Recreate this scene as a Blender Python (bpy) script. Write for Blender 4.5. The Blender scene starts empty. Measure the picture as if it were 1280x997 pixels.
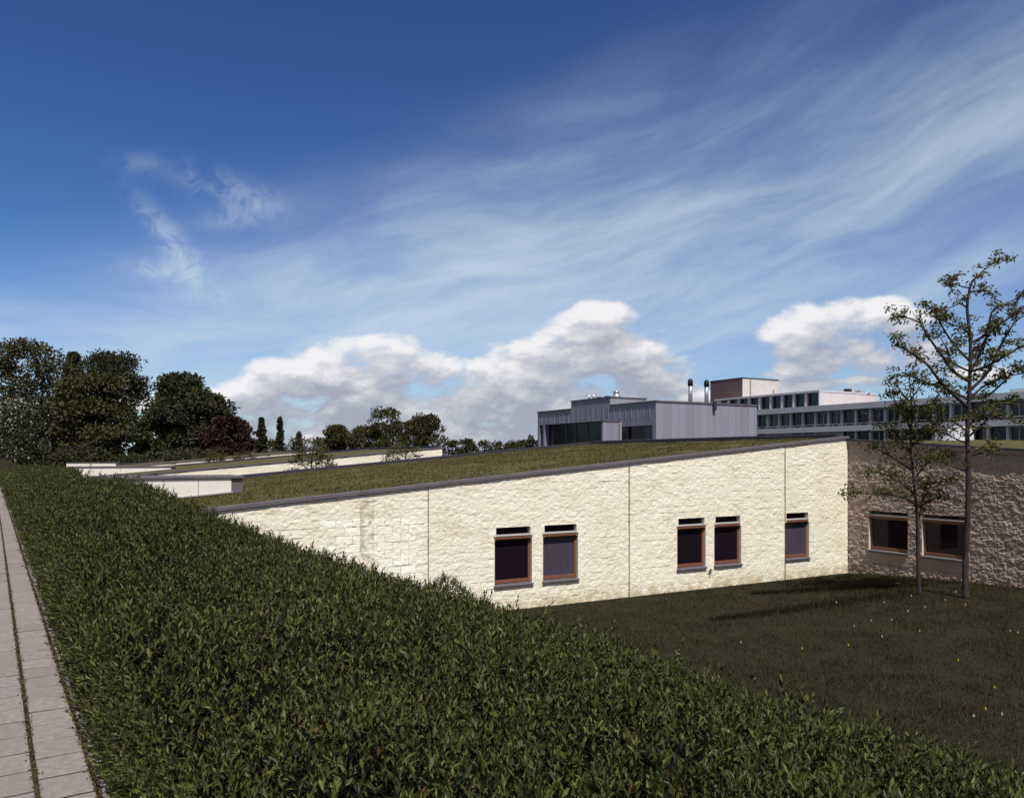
import bpy, math, random
import numpy as np
R = math.radians
SC = bpy.context.scene
COL = SC.collection
rng = np.random.default_rng(11)
random.seed(5)

# ------------------------------------------------------------------ camera, sky, sun, exposure
CAMZ = 4.4
cam_d = bpy.data.cameras.new('camera')
cam = bpy.data.objects.new('camera', cam_d)
COL.objects.link(cam)
cam.location = (0, 0, CAMZ)
cam.rotation_euler = (R(90), 0, 0)
cam_d.sensor_width = 36.0
cam_d.lens = 985.0 / 1280.0 * 36.0
cam_d.shift_y = (571.0 - 498.5) / 1280.0
cam_d.clip_end = 5000
SC.camera = cam

SUN_DIR = np.array([.159, -.484, .86]); SUN_DIR /= np.linalg.norm(SUN_DIR)
SUN_EL = math.asin(SUN_DIR[2]); SUN_AZ = math.atan2(SUN_DIR[0], SUN_DIR[1])
sd = bpy.data.lights.new('sun', 'SUN'); sd.energy = 4.7; sd.angle = R(0.5); sd.color = (1, .955, .885)
so = bpy.data.objects.new('sun', sd); COL.objects.link(so)
from mathutils import Vector
so.rotation_euler = Vector(SUN_DIR).to_track_quat('Z', 'Y').to_euler()
so.location = (0, -20, 60)

VS = SC.view_settings
SC.display_settings.display_device = 'sRGB'
VS.view_transform = 'Standard'; VS.look = 'None'; VS.gamma = 1; VS.exposure = 0.35; VS.use_curve_mapping = False

W = bpy.data.worlds.new('World'); SC.world = W; W.use_nodes = True
NT = W.node_tree; NT.nodes.clear()


class N:
    """tiny node-graph writer"""
    def __init__(s, nt): s.nt = nt; s.l = nt.links
    def new(s, t, **k):
        n = s.nt.nodes.new(t)
        for a, b in k.items(): setattr(n, a, b)
        return n
    def put(s, sock, v):
        if isinstance(v, bpy.types.NodeSocket): s.l.new(v, sock)
        else: sock.default_value = v
    def m(s, op, a, b=None, c=None, clamp=False):
        n = s.new('ShaderNodeMath', operation=op); n.use_clamp = clamp
        s.put(n.inputs[0], a)
        if b is not None: s.put(n.inputs[1], b)
        if c is not None: s.put(n.inputs[2], c)
        return n.outputs[0]
    def vec(s, x, y, z=0.0):
        n = s.new('ShaderNodeCombineXYZ')
        for i, v in enumerate((x, y, z)): s.put(n.inputs[i], v)
        return n.outputs[0]
    def noise(s, v, scale, detail=6, rough=.55, dist=0.0, lac=2.0, dim='3D'):
        n = s.new('ShaderNodeTexNoise', noise_dimensions=dim)
        s.put(n.inputs['Vector'], v)
        n.inputs['Scale'].default_value = scale; n.inputs['Detail'].default_value = detail
        n.inputs['Roughness'].default_value = rough; n.inputs['Distortion'].default_value = dist
        n.inputs['Lacunarity'].default_value = lac
        return n.outputs['Fac']
    def ss(s, v, a, b, lo=0.0, hi=1.0):
        n = s.new('ShaderNodeMapRange', interpolation_type='SMOOTHSTEP')
        s.put(n.inputs[0], v); n.inputs[1].default_value = a; n.inputs[2].default_value = b
        n.inputs[3].default_value = lo; n.inputs[4].default_value = hi
        return n.outputs[0]
    def mix(s, f, a, b):
        n = s.new('ShaderNodeMix', data_type='RGBA')
        s.put(n.inputs[0], f)
        s.put(n.inputs[6], a if isinstance(a, bpy.types.NodeSocket) else (*a, 1))
        s.put(n.inputs[7], b if isinstance(b, bpy.types.NodeSocket) else (*b, 1))
        return n.outputs[2]


def build_sky():
    g = N(NT)
    sky = g.new('ShaderNodeTexSky', sky_type='NISHITA')
    sky.sun_disc = False; sky.sun_elevation = SUN_EL; sky.sun_rotation = SUN_AZ
    sky.altitude = 0; sky.air_density = 1.0; sky.dust_density = 0.3; sky.ozone_density = 3.0
    # film-like deep blue of a polarised sky
    hs = g.new('ShaderNodeMix', data_type='RGBA', blend_type='MULTIPLY'); hs.inputs[0].default_value = 1.0
    hs.inputs[7].default_value = (.073, .086, .103, 1)
    g.l.new(sky.outputs[0], hs.inputs[6])
    gm = g.new('ShaderNodeGamma'); gm.inputs[1].default_value = 1.42; g.l.new(hs.outputs[2], gm.inputs[0])
    bo = g.new('ShaderNodeMix', data_type='RGBA', blend_type='MULTIPLY'); bo.inputs[0].default_value = 1.0
    bo.inputs[7].default_value = (12.3, 12.1, 12.0, 1); g.l.new(gm.outputs[0], bo.inputs[6])
    tc = g.new('ShaderNodeTexCoord')
    sp = g.new('ShaderNodeSeparateXYZ'); g.l.new(tc.outputs['Generated'], sp.inputs[0])
    az = g.m('ARCTAN2', sp.outputs[0], sp.outputs[1])
    el = g.m('ARCSINE', sp.outputs[2])
    bg1 = g.new('ShaderNodeBackground'); bg1.inputs[1].default_value = SKY_STRENGTH
    # unseen sky behind the camera: added white haze that neutralises the fill light
    back = g.m('MULTIPLY', g.ss(sp.outputs[1], .05, -.35), g.m('ADD', .55, g.m('MULTIPLY', g.ss(g.noise(tc.outputs['Generated'], 3.0, 6, .6), .35, .65), .4)))
    g.l.new(g.mix(back, bo.outputs[2], (4.6, 4.6, 4.7)), bg1.inputs[0])

    def ang(px, py):                       # direction of a point of the sky
        a = math.atan((px - 640) / 985.0)
        return a, math.atan((571 - py) / 985.0 * math.cos(a))

    def blob(p, px, py, wx, wy):
        a0, e0 = ang(px, py)
        ra = wx / 985.0 * math.cos(a0) ** 2; re = wy / 985.0 * math.cos(a0)
        x = g.m('DIVIDE', g.m('SUBTRACT', p[0], a0), ra)
        y = g.m('DIVIDE', g.m('SUBTRACT', p[1], e0), re)
        r2 = g.m('ADD', g.m('MULTIPLY', x, x), g.m('MULTIPLY', y, y))
        return g.m('SUBTRACT', 1.0, r2)

    # ---- cirrus: a veil with long streaks that rise to the right
    wob = g.noise(g.vec(az, el), 2.6, 4, .5)
    xs = az
    ys = g.m('SUBTRACT', el, g.m('ADD', g.m('MULTIPLY', az, .20), g.m('MULTIPLY', g.m('MULTIPLY', az, az), .10)))
    ys = g.m('ADD', ys, g.m('MULTIPLY', g.m('SUBTRACT', wob, .5), .11))
    streak = g.noise(g.vec(g.m('MULTIPLY', xs, 2.2), g.m('MULTIPLY', ys, 11.0)), 1.0, 8, .58, .5)
    patch = g.noise(g.vec(az, g.m('MULTIPLY', ys, 1.8)), 3.4, 6, .55, .5)
    fine = g.noise(g.vec(g.m('MULTIPLY', xs, 9.0), g.m('MULTIPLY', ys, 42.0), .7), 1.0, 6, .62, .3)

    def gauss(px, py, wx, wy, amp, rot=0.0):
        a_, e_ = ang(px, py)
        c, s_ = math.cos(rot), math.sin(rot)
        X = g.m('SUBTRACT', az, a_); Y = g.m('SUBTRACT', el, e_)
        x = g.m('DIVIDE', g.m('ADD', g.m('MULTIPLY', X, c), g.m('MULTIPLY', Y, s_)), wx / 985.0)
        y = g.m('DIVIDE', g.m('SUBTRACT', g.m('MULTIPLY', Y, c), g.m('MULTIPLY', X, s_)), wy / 985.0)
        r2 = g.m('ADD', g.m('MULTIPLY', x, x), g.m('MULTIPLY', y, y))
        return g.m('MULTIPLY', g.m('EXPONENT', g.m('MULTIPLY', r2, -1.0)), amp)

    veil = None
    for b in [(500, 378, 240, 64, 1.15, .10), (770, 330, 330, 85, .50, .22), (1130, 270, 330, 80, .36, .24),
              (1130, 360, 320, 36, .35, .16), (620, 215, 330, 50, .17, .33), (1210, 170, 220, 45, .30, .33), (330, 500, 460, 75, .55, 0.0),
              (950, 470, 560, 75, .34, 0.0), (900, 280, 400, 120, .28, .25), (60, 480, 260, 70, .25, 0)]:
        k = gauss(*b); veil = k if veil is None else g.m('ADD', veil, k)
    tex = g.m('ADD', g.m('MULTIPLY', g.ss(streak, .30, .72), .75), g.m('MULTIPLY', g.ss(patch, .3, .7), .45))
    tex = g.m('MULTIPLY', tex, g.ss(fine, .1, .75, .65, 1.15))
    cir = g.m('MULTIPLY', veil, g.m('ADD', .28, g.m('MULTIPLY', tex, .95)))
    # the small loose wisps at the left
    wisp = None
    for b in [(228, 318, 52, 13, .75, -.85), (250, 352, 34, 14, .5, -.6), (205, 336, 32, 10, .55, .05), (285, 238, 56, 16, .30, -.2),
              (300, 268, 34, 14, .28, .3), (175, 205, 26, 10, .16, .2), (235, 421, 40, 5, .45, .12)]:
        k = gauss(*b); wisp = k if wisp is None else g.m('ADD', wisp, k)
    wn = g.noise(g.vec(az, el), 34.0, 7, .62, 1.2)
    cir = g.m('ADD', cir, g.m('MULTIPLY', wisp, g.ss(wn, .28, .68)))
    cir = g.m('SUBTRACT', 1.0, g.m('EXPONENT', g.m('MULTIPLY', cir, -1.7)))
    cir = g.m('MULTIPLY', cir, g.m('ADD', .74, g.m('MULTIPLY', g.m('ADD', g.ss(streak, .3, .7), g.ss(fine, .25, .7)), .17)))
    bgc = g.new('ShaderNodeBackground'); bgc.inputs[1].default_value = 1.0
    bgc.inputs[0].default_value = (.46, .545, .63, 1)
    mx1 = g.new('ShaderNodeMixShader')
    g.put(mx1.inputs[0], g.m('MULTIPLY', cir, .86, clamp=True)); g.l.new(bg1.outputs[0], mx1.inputs[1]); g.l.new(bgc.outputs[0], mx1.inputs[2])

    # ---- cumulus
    BL = [(735, 410, 44, 26), (770, 448, 78, 30), (695, 456, 95, 34), (640, 492, 160, 40), (800, 484, 55, 40), (560, 468, 100, 26),
          (465, 438, 62, 22), (440, 466, 105, 30), (370, 468, 70, 24), (380, 505, 120, 30), (305, 500, 60, 22), (560, 512, 290, 38),
          (640, 545, 220, 24), (350, 540, 140, 20), (1005, 414, 62, 26), (1095, 402, 74, 28), (1060, 436, 115, 26), (1000, 462, 56, 14),
          (1120, 440, 100, 24), (1225, 466, 50, 12), (1040, 482, 110, 12), (880, 502, 60, 12), (230, 492, 60, 18), (170, 505, 50, 14)]

    def density(dz, dxo):
        p = (g.m('ADD', az, dxo), g.m('ADD', el, dz))
        v = g.vec(p[0], g.m('MULTIPLY', p[1], 1.75))
        n1 = g.noise(v, 10.0, 10, .60, .25)
        n2 = g.noise(g.vec(p[0], g.m('MULTIPLY', p[1], 1.35), 3.1), 4.5, 3, .5)
        vo = g.new('ShaderNodeTexVoronoi', feature='SMOOTH_F1')
        wv = g.new('ShaderNodeVectorMath', operation='ADD')
        g.l.new(v, wv.inputs[0])
        g.put(wv.inputs[1], g.vec(g.m('MULTIPLY', n1, .03), g.m('MULTIPLY', n1, -.03)))
        g.l.new(wv.outputs[0], vo.inputs['Vector']); vo.inputs['Scale'].default_value = 26.0; vo.inputs['Smoothness'].default_value = .35
        puff = g.m('SUBTRACT', .55, vo.outputs['Distance'])
        d = None
        for b in BL:
            k = blob(p, *b); d = k if d is None else g.m('SMOOTH_MAX', d, k, .35)
        d = g.m('MAXIMUM', g.m('MINIMUM', d, .75), -3.0)
        d = g.m('MULTIPLY', g.m('ADD', d, .50), .52)
        d = g.m('ADD', d, g.m('MULTIPLY', g.m('SUBTRACT', n1, .52), 2.7))
        d = g.m('ADD', d, g.m('MULTIPLY', g.m('SUBTRACT', n2, .5), 1.2))
        return g.m('ADD', d, g.m('MULTIPLY', puff, .5))
    d0 = density(0.0, 0.0)
    d1 = density(.016, -.008)
    d2 = density(.042, -.012)
    d3 = density(.0055, -.003)
    alpha = g.ss(d0, .02, .56)
    lit = g.m('ADD', g.m('MULTIPLY', g.m('SUBTRACT', d0, d1), .60), g.m('MULTIPLY', g.m('SUBTRACT', d0, d2), .30))
    lit = g.m('ADD', lit, g.m('MULTIPLY', g.m('SUBTRACT', d0, d3), .35))
    lit = g.m('SUBTRACT', g.m('ADD', lit, .31), g.m('MULTIPLY', g.ss(d2, .3, 1.9), .42))
    lit = g.m('SUBTRACT', lit, g.ss(el, .115, .02, .0, .26))
    rp = g.new('ShaderNodeValToRGB'); g.put(rp.inputs[0], lit)
    e = rp.color_ramp.elements
    e[0].position = 0.0; e[0].color = (.29, .31, .38, 1)
    e[1].position = 1.0; e[1].color = (.71, .695, .705, 1)
    for pos, c in ((.3, (.38, .395, .455)), (.6, (.50, .50, .54))):
        x = e.new(pos); x.color = (*c, 1)
    bgk = g.new('ShaderNodeBackground'); bgk.inputs[1].default_value = 1.0
    g.l.new(rp.outputs[0], bgk.inputs[0])
    mx2 = g.new('ShaderNodeMixShader')
    g.put(mx2.inputs[0], g.m('MULTIPLY', alpha, .96)); g.l.new(mx1.outputs[0], mx2.inputs[1]); g.l.new(bgk.outputs[0], mx2.inputs[2])
    out = g.new('ShaderNodeOutputWorld'); g.l.new(mx2.outputs[0], out.inputs[0])


SKY_STRENGTH = 0.08
build_sky()

# ------------------------------------------------------------------ frames of reference
# u runs along the long walls of the buildings, v across them; s, t do the same for the path
UX, UY = .8705, .4923
ROT = math.atan2(UY, UX)
def uv(u, v): return np.array([UX * u - UY * v, UY * u + UX * v])
def to_uv(x, y): return UX * x + UY * y, -UY * x + UX * y
PX, PY = -.551, .8345
def st(s, t): return PY * s + PX * t, -PX * s + PY * t
def to_st(x, y): return PY * x - PX * y, PX * x + PY * y
def sstep(x, a, b):
    k = np.clip((x - a) / (b - a), 0, 1); return k * k * (3 - 2 * k)

# ------------------------------------------------------------------ numpy noise
_tab = np.random.default_rng(3).random((256, 256))
def vnoise(x, y, seed=0):
    x = x + seed * 17.31; y = y + seed * 9.77
    xi = np.floor(x).astype(int); yi = np.floor(y).astype(int)
    fx = x - xi; fy = y - yi
    fx = fx * fx * (3 - 2 * fx); fy = fy * fy * (3 - 2 * fy)
    T = lambda a, b: _tab[a & 255, b & 255]
    return (T(xi, yi) * (1 - fx) + T(xi + 1, yi) * fx) * (1 - fy) + (T(xi, yi + 1) * (1 - fx) + T(xi + 1, yi + 1) * fx) * fy
def fbm(x, y, o=4, seed=0, gain=.5):
    a, tot, n = 1.0, 0.0, 0.0
    for i in range(o):
        tot = tot + a * vnoise(x * 2 ** i, y * 2 ** i, seed + i); n += a; a *= gain
    return tot / n - .5

# ------------------------------------------------------------------ mesh helpers
def link(name, me, mat=None, parent=None):
    o = bpy.data.objects.new(name, me); COL.objects.link(o)
    if mat is not None:
        for m_ in (mat if isinstance(mat, (list, tuple)) else [mat]): me.materials.append(m_)
    if parent is not None: o.parent = parent
    return o

def mesh_np(name, V, F, smooth=False):
    V = np.asarray(V, dtype=np.float32).reshape(-1, 3); F = np.asarray(F, dtype=np.int32)
    k = F.shape[1]
    me = bpy.data.meshes.new(name)
    me.vertices.add(len(V)); me.vertices.foreach_set('co', V.ravel())
    me.loops.add(F.size); me.loops.foreach_set('vertex_index', F.ravel())
    me.polygons.add(len(F))
    me.polygons.foreach_set('loop_start', np.arange(0, F.size, k, dtype=np.int32))
    me.polygons.foreach_set('loop_total', np.full(len(F), k, dtype=np.int32))
    me.polygons.foreach_set('use_smooth', np.full(len(F), bool(smooth)))
    me.update(calc_edges=True); me.validate()
    return me

class MB:
    def __init__(s): s.v = []; s.f = []
    def add(s, V, F):
        n = len(s.v); s.v += [tuple(p) for p in V]; s.f += [tuple(i + n for i in f) for f in F]; return s
    def box(s, x0, x1, y0, y1, z0, z1):
        V = [(x, y, z) for z in (z0, z1) for y in (y0, y1) for x in (x0, x1)]
        return s.add(V, [(0, 2, 3, 1), (4, 5, 7, 6), (0, 1, 5, 4), (2, 6, 7, 3), (0, 4, 6, 2), (1, 3, 7, 5)])
    def hexa(s, B, T):                     # four bottom and four top corners, both counter-clockwise
        return s.add(list(B) + list(T), [(3, 2, 1, 0), (4, 5, 6, 7), (0, 1, 5, 4), (1, 2, 6, 5), (2, 3, 7, 6), (3, 0, 4, 7)])
    def tube(s, P, r, n=7, cap=True):
        P = [np.array(p, float) for p in P]
        if not hasattr(r, '__len__'): r = [r] * len(P)
        rings = []; ref = np.array([.13, .31, .94])
        for i, p in enumerate(P):
            d = P[min(i + 1, len(P) - 1)] - P[max(i - 1, 0)]; d /= np.linalg.norm(d) + 1e-9
            rf = ref if abs(d @ ref) < .93 else np.array([.94, .2, .1])
            a = np.cross(d, rf); a /= np.linalg.norm(a); b = np.cross(d, a)
            rings.append([p + r[i] * (math.cos(k * 2 * math.pi / n) * a + math.sin(k * 2 * math.pi / n) * b) for k in range(n)])
        V = [q for g in rings for q in g]; F = []
        for i in range(len(P) - 1):
            for k in range(n):
                k2 = (k + 1) % n
                F.append((i * n + k, i * n + k2, (i + 1) * n + k2, (i + 1) * n + k))
        if cap:
            F.append(tuple(range(n))[::-1]); F.append(tuple((len(P) - 1) * n + k for k in range(n)))
        return s.add(V, F)
    def lathe(s, x, y, prof, n=14):        # prof = (radius, z) from the bottom up
        V = [(x + r * math.cos(k * 2 * math.pi / n), y + r * math.sin(k * 2 * math.pi / n), z) for r, z in prof for k in range(n)]
        F = [(i * n + k, i * n + (k + 1) % n, (i + 1) * n + (k + 1) % n, (i + 1) * n + k) for i in range(len(prof) - 1) for k in range(n)]
        F.append(tuple(range(n))[::-1]); F.append(tuple((len(prof) - 1) * n + k for k in range(n)))
        return s.add(V, F)
    def build(s, name, mat, parent=None, smooth=False, bevel=0):
        me = bpy.data.meshes.new(name); me.from_pydata(s.v, [], s.f); me.update()
        if smooth:
            me.polygons.foreach_set('use_smooth', [True] * len(me.polygons))
        o = link(name, me, mat, parent)
        if bevel:
            b = o.modifiers.new('bevel', 'BEVEL'); b.width = bevel; b.segments = 2; b.limit_method = 'ANGLE'
        return o

def tag(o, label=None, cat=None, group=None, kind=None):
    if label: o['label'] = label
    if cat: o['category'] = cat
    if group: o['group'] = group
    if kind: o['kind'] = kind
    return o
def thing(name, label, cat, loc=(0, 0, 0), rz=0.0, group=None):
    o = bpy.data.objects.new(name, None); COL.objects.link(o)
    o.location = loc; o.rotation_euler = (0, 0, rz); o.empty_display_size = .3
    return tag(o, label, cat, group)

# ------------------------------------------------------------------ materials
def mat(name, col, rough=.8, spec=.3, metal=0.0):
    m = bpy.data.materials.new(name); m.use_nodes = True
    b = m.node_tree.nodes['Principled BSDF']
    b.inputs['Base Color'].default_value = (*col, 1); b.inputs['Roughness'].default_value = rough
    b.inputs['Specular IOR Level'].default_value = spec; b.inputs['Metallic'].default_value = metal
    return m
def var_mat(name, cols, scale=1.0, rough=.85, spec=.25, detail=6, bump=0.0, bscale=30.0, stretch=(1, 1, 1), metal=0.0, bdist=.02):
    """colour wanders between the given colours with noise in object space; optional fine bump"""
    m = mat(name, cols[0], rough, spec, metal); g = N(m.node_tree); b = m.node_tree.nodes['Principled BSDF']
    tc = g.new('ShaderNodeTexCoord'); mp = g.new('ShaderNodeMapping'); mp.inputs['Scale'].default_value = stretch
    g.l.new(tc.outputs['Object'], mp.inputs[0])
    n = g.noise(mp.outputs[0], scale, detail, .6, .2)
    rp = g.new('ShaderNodeValToRGB'); g.l.new(n, rp.inputs[0])
    e = rp.color_ramp.elements
    k = len(cols)
    e[0].position = .3; e[0].color = (*cols[0], 1); e[1].position = .7; e[1].color = (*cols[-1], 1)
    for i in range(1, k - 1):
        x = e.new(.3 + .4 * i / (k - 1)); x.color = (*cols[i], 1)
    g.l.new(rp.outputs[0], b.inputs['Base Color'])
    if bump:
        bn = g.noise(tc.outputs['Object'], bscale, 6, .65)
        bp = g.new('ShaderNodeBump'); bp.inputs['Strength'].default_value = bump; bp.inputs['Distance'].default_value = bdist
        g.l.new(bn, bp.inputs['Height']); g.l.new(bp.outputs[0], b.inputs['Normal'])
    return m
def leaf_mat(name, cols, rough=.45, spec=.4, trans=.25):
    """every leaf has its own tint (random per mesh island)"""
    m = mat(name, cols[0], rough, spec); g = N(m.node_tree); b = m.node_tree.nodes['Principled BSDF']
    geo = g.new('ShaderNodeNewGeometry'); rp = g.new('ShaderNodeValToRGB')
    g.l.new(geo.outputs['Random Per Island'], rp.inputs[0])
    e = rp.color_ramp.elements; k = len(cols)
    e[0].color = (*cols[0], 1); e[1].color = (*cols[-1], 1)
    for i in range(1, k - 1):
        x = e.new(i / (k - 1)); x.color = (*cols[i], 1)
    g.l.new(rp.outputs[0], b.inputs['Base Color'])
    if trans:
        tr = g.new('ShaderNodeBsdfTranslucent'); g.l.new(rp.outputs[0], tr.inputs[0])
        mx = g.new('ShaderNodeMixShader'); mx.inputs[0].default_value = trans
        out = m.node_tree.nodes['Material Output']
        g.l.new(b.outputs[0], mx.inputs[1]); g.l.new(tr.outputs[0], mx.inputs[2]); g.l.new(mx.outputs[0], out.inputs[0])
    return m

def stone_mat(name, c_lo, c_mid, c_hi, pale=None):
    """split-faced concrete block: mottled cream, thin joints of a running bond, dark specks"""
    m = mat(name, c_mid, .92, .15); g = N(m.node_tree); b = m.node_tree.nodes['Principled BSDF']
    at = g.new('ShaderNodeAttribute', attribute_name='bond')     # metres along the wall, height, pale-patch mask
    sp = g.new('ShaderNodeSeparateXYZ'); g.l.new(at.outputs['Vector'], sp.inputs[0])
    x, y, z = sp.outputs
    v = g.vec(x, y, 0)
    n1 = g.noise(v, 1.1, 6, .6); n2 = g.noise(g.vec(x, g.m('MULTIPLY', y, 2.2), 4.0), 7.0, 8, .68)
    rp = g.new('ShaderNodeValToRGB'); g.put(rp.inputs[0], g.m('ADD', g.m('MULTIPLY', n1, .45), g.m('MULTIPLY', n2, .55)))
    e = rp.color_ramp.elements
    e[0].position = .34; e[0].color = (*c_lo, 1); e[1].position = .62; e[1].color = (*c_hi, 1)
    k = e.new(.46); k.color = (*c_mid, 1)
    br = g.new('ShaderNodeTexBrick'); g.l.new(v, br.inputs['Vector'])
    br.inputs['Scale'].default_value = 1.0; br.inputs['Brick Width'].default_value = .44; br.inputs['Row Height'].default_value = .215
    br.inputs['Mortar Size'].default_value = .009; br.inputs['Mortar Smooth'].default_value = .3
    br.inputs['Color1'].default_value = (1, 1, 1, 1); br.inputs['Color2'].default_value = (.94, .935, .92, 1); br.inputs['Mortar'].default_value = (.47, .41, .34, 1)
    ml = g.new('ShaderNodeMix', data_type='RGBA', blend_type='MULTIPLY')
    g.put(ml.inputs[0], g.m('MULTIPLY', g.ss(g.noise(v, .6, 3), .35, .65, .08, .42), 1.0))
    g.l.new(rp.outputs[0], ml.inputs[6]); g.l.new(br.outputs['Color'], ml.inputs[7])
    col = ml.outputs[2]
    if pale:
        # one column of blocks stained by running water
        dx_ = g.m('ABSOLUTE', g.m('SUBTRACT', x, 6.33))
        st_ = g.m('MULTIPLY', g.ss(dx_, .17, .22, 1.0, 0.0), g.ss(g.noise(g.vec(x, y, 9.0), 4.0, 5), .40, .62, .1, .75))
        p2 = g.new('ShaderNodeMix', data_type='RGBA', blend_type='MULTIPLY'); p2.inputs[0].default_value = 1.0
        p2.inputs[6].default_value = (*pale, 1); g.l.new(br.outputs['Color'], p2.inputs[7])
        col = g.mix(g.m('MULTIPLY', z, .85), col, p2.outputs[2])
        col = g.mix(g.m('MULTIPLY', st_, g.ss(y, 1.0, 1.4)), col, (.38, .30, .21))
    # earth splashes up the foot of the wall
    foot = g.m('MULTIPLY', g.ss(y, .05, .5, .7, 0.0), g.ss(g.noise(v, 3.0, 5), .35, .6))
    col = g.mix(foot, col, tuple(c * .55 * w for c, w in zip(c_mid, (1.0, .8, .55))))
    g.l.new(col, b.inputs['Base Color'])
    bp = g.new('ShaderNodeBump'); bp.inputs['Strength'].default_value = .55; bp.inputs['Distance'].default_value = .012
    g.put(bp.inputs['Height'], g.noise(v, 28.0, 8, .7)); g.l.new(bp.outputs[0], b.inputs['Normal'])
    return m

M = {}
M['stone'] = stone_mat('cream_split_stone', (.56, .485, .37), (.71, .655, .535), (.765, .72, .625), (.86, .83, .74))
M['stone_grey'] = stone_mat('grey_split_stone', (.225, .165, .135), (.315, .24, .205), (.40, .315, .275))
M['coping'] = var_mat('zinc_coping', [(.085, .075, .085), (.125, .112, .122)], 2.0, .55, .4)
M['flash'] = mat('dark_flashing', (.03, .028, .04), .5, .4)
M['timber'] = var_mat('stained_timber', [(.13, .050, .027), (.19, .078, .042)], 9.0, .55, .35, stretch=(1, 1, 3))
M['tin'] = mat('pale_flashing', (.30, .28, .28), .5, .4)
M['sill'] = var_mat('sill_metal', [(.085, .075, .085), (.12, .11, .12)], 6.0, .8, .1)
M['glass'] = mat('dark_glass', (.010, .006, .010), .05, .14)
M['blind'] = var_mat('glass_over_blind', [(.045, .038, .058), (.065, .055, .08)], 2.5, .12, .5, stretch=(6, 6, .4))
M['reveal'] = mat('plain_reveal', (.55, .50, .42), .9, .2)
M['joint'] = mat('mastic_joint', (.10, .075, .045), .9, .2)
M['panel'] = var_mat('white_panel', [(.60, .575, .52), (.69, .665, .61)], 1.2, .7, .3)
M['groove'] = mat('panel_groove', (.05, .05, .055), .8, .2)
M['soil'] = var_mat('brown_render', [(.26, .19, .155), (.34, .255, .21)], 1.5, .9, .2)
M['sedum'] = var_mat('sedum_roof', [(.042, .034, .016), (.090, .078, .031), (.063, .062, .024), (.12, .100, .047)], .9, .95, .1, detail=10, bump=.9, bscale=9, bdist=.08)
M['sedum_tuft'] = leaf_mat('sedum_tuft', [(.055, .048, .020), (.112, .100, .040), (.074, .080, .028), (.142, .112, .055)], .8, .1, .2)
M['ground'] = var_mat('dark_turf', [(.012, .010, .006), (.022, .019, .009), (.016, .016, .007), (.032, .024, .013)], .5, .95, .1, detail=10, bump=.7, bscale=14, bdist=.05)
M['blade'] = leaf_mat('grass_blade', [(.016, .015, .007), (.036, .032, .012), (.026, .027, .010), (.060, .048, .024)], .7, .15, .2)
M['leaf'] = leaf_mat('hedge_leaf', [(.009, .012, .004), (.038, .049, .011), (.086, .102, .023), (.013, .018, .006), (.108, .112, .031), (.020, .020, .009), (.056, .073, .018)], .5, .2, .22)
M['leaf_dead'] = leaf_mat('brown_leaf', [(.06, .03, .012), (.09, .05, .02)], .7, .2, .1)
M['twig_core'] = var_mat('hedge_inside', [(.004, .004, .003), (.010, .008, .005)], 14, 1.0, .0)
M['slab'] = None
M['moss'] = leaf_mat('joint_moss', [(.05, .035, .015), (.09, .06, .03), (.05, .05, .02), (.13, .09, .06)], .9, .1, .0)
M['bark'] = var_mat('grey_bark', [(.022, .017, .017), (.05, .04, .04)], 7, .9, .15, stretch=(3, 3, .6), bump=.5, bscale=40)
M['young_leaf'] = leaf_mat('young_leaf', [(.065, .066, .016), (.115, .11, .028), (.045, .05, .013), (.15, .13, .042)], .5, .3, .5)
M['metal'] = None
M['white'] = var_mat('white_paint', [(.40, .40, .43), (.48, .48, .51)], .4, .6, .3)
M['pinkwall'] = var_mat('pale_brick', [(.46, .42, .42), (.54, .49, .49)], 1.2, .85, .2)
M['brownwall'] = var_mat('brown_brick', [(.11, .075, .075), (.15, .10, .10)], 1.5, .9, .2)
M['steel'] = mat('bright_flue', (.62, .62, .64), .3, .5, .8)
M['black'] = mat('black_cap', (.012, .012, .014), .6, .3)
M['farglass'] = mat('office_glass', (.012, .010, .018), .15, .5)

def slab_material():
    m = mat('concrete_slab', (.36, .33, .31), .9, .2); g = N(m.node_tree); b = m.node_tree.nodes['Principled BSDF']
    geo = g.new('ShaderNodeNewGeometry'); tc = g.new('ShaderNodeTexCoord')
    n = g.noise(tc.outputs['Object'], 16.0, 8, .7); n2 = g.noise(tc.outputs['Object'], 120.0, 3, .6)
    c = g.mix(g.ss(n, .3, .7), (.165, .146, .132), (.24, .218, .20))
    c = g.mix(g.m('MULTIPLY', geo.outputs['Random Per Island'], .6), c, (.160, .140, .126))
    c = g.mix(g.ss(n2, .6, .75, 0, .35), c, (.14, .12, .11))
    g.l.new(c, b.inputs['Base Color'])
    bp = g.new('ShaderNodeBump'); bp.inputs['Strength'].default_value = .35; bp.inputs['Distance'].default_value = .004
    g.put(bp.inputs['Height'], n2); g.l.new(bp.outputs[0], b.inputs['Normal'])
    return m
M['slab'] = slab_material()

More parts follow.
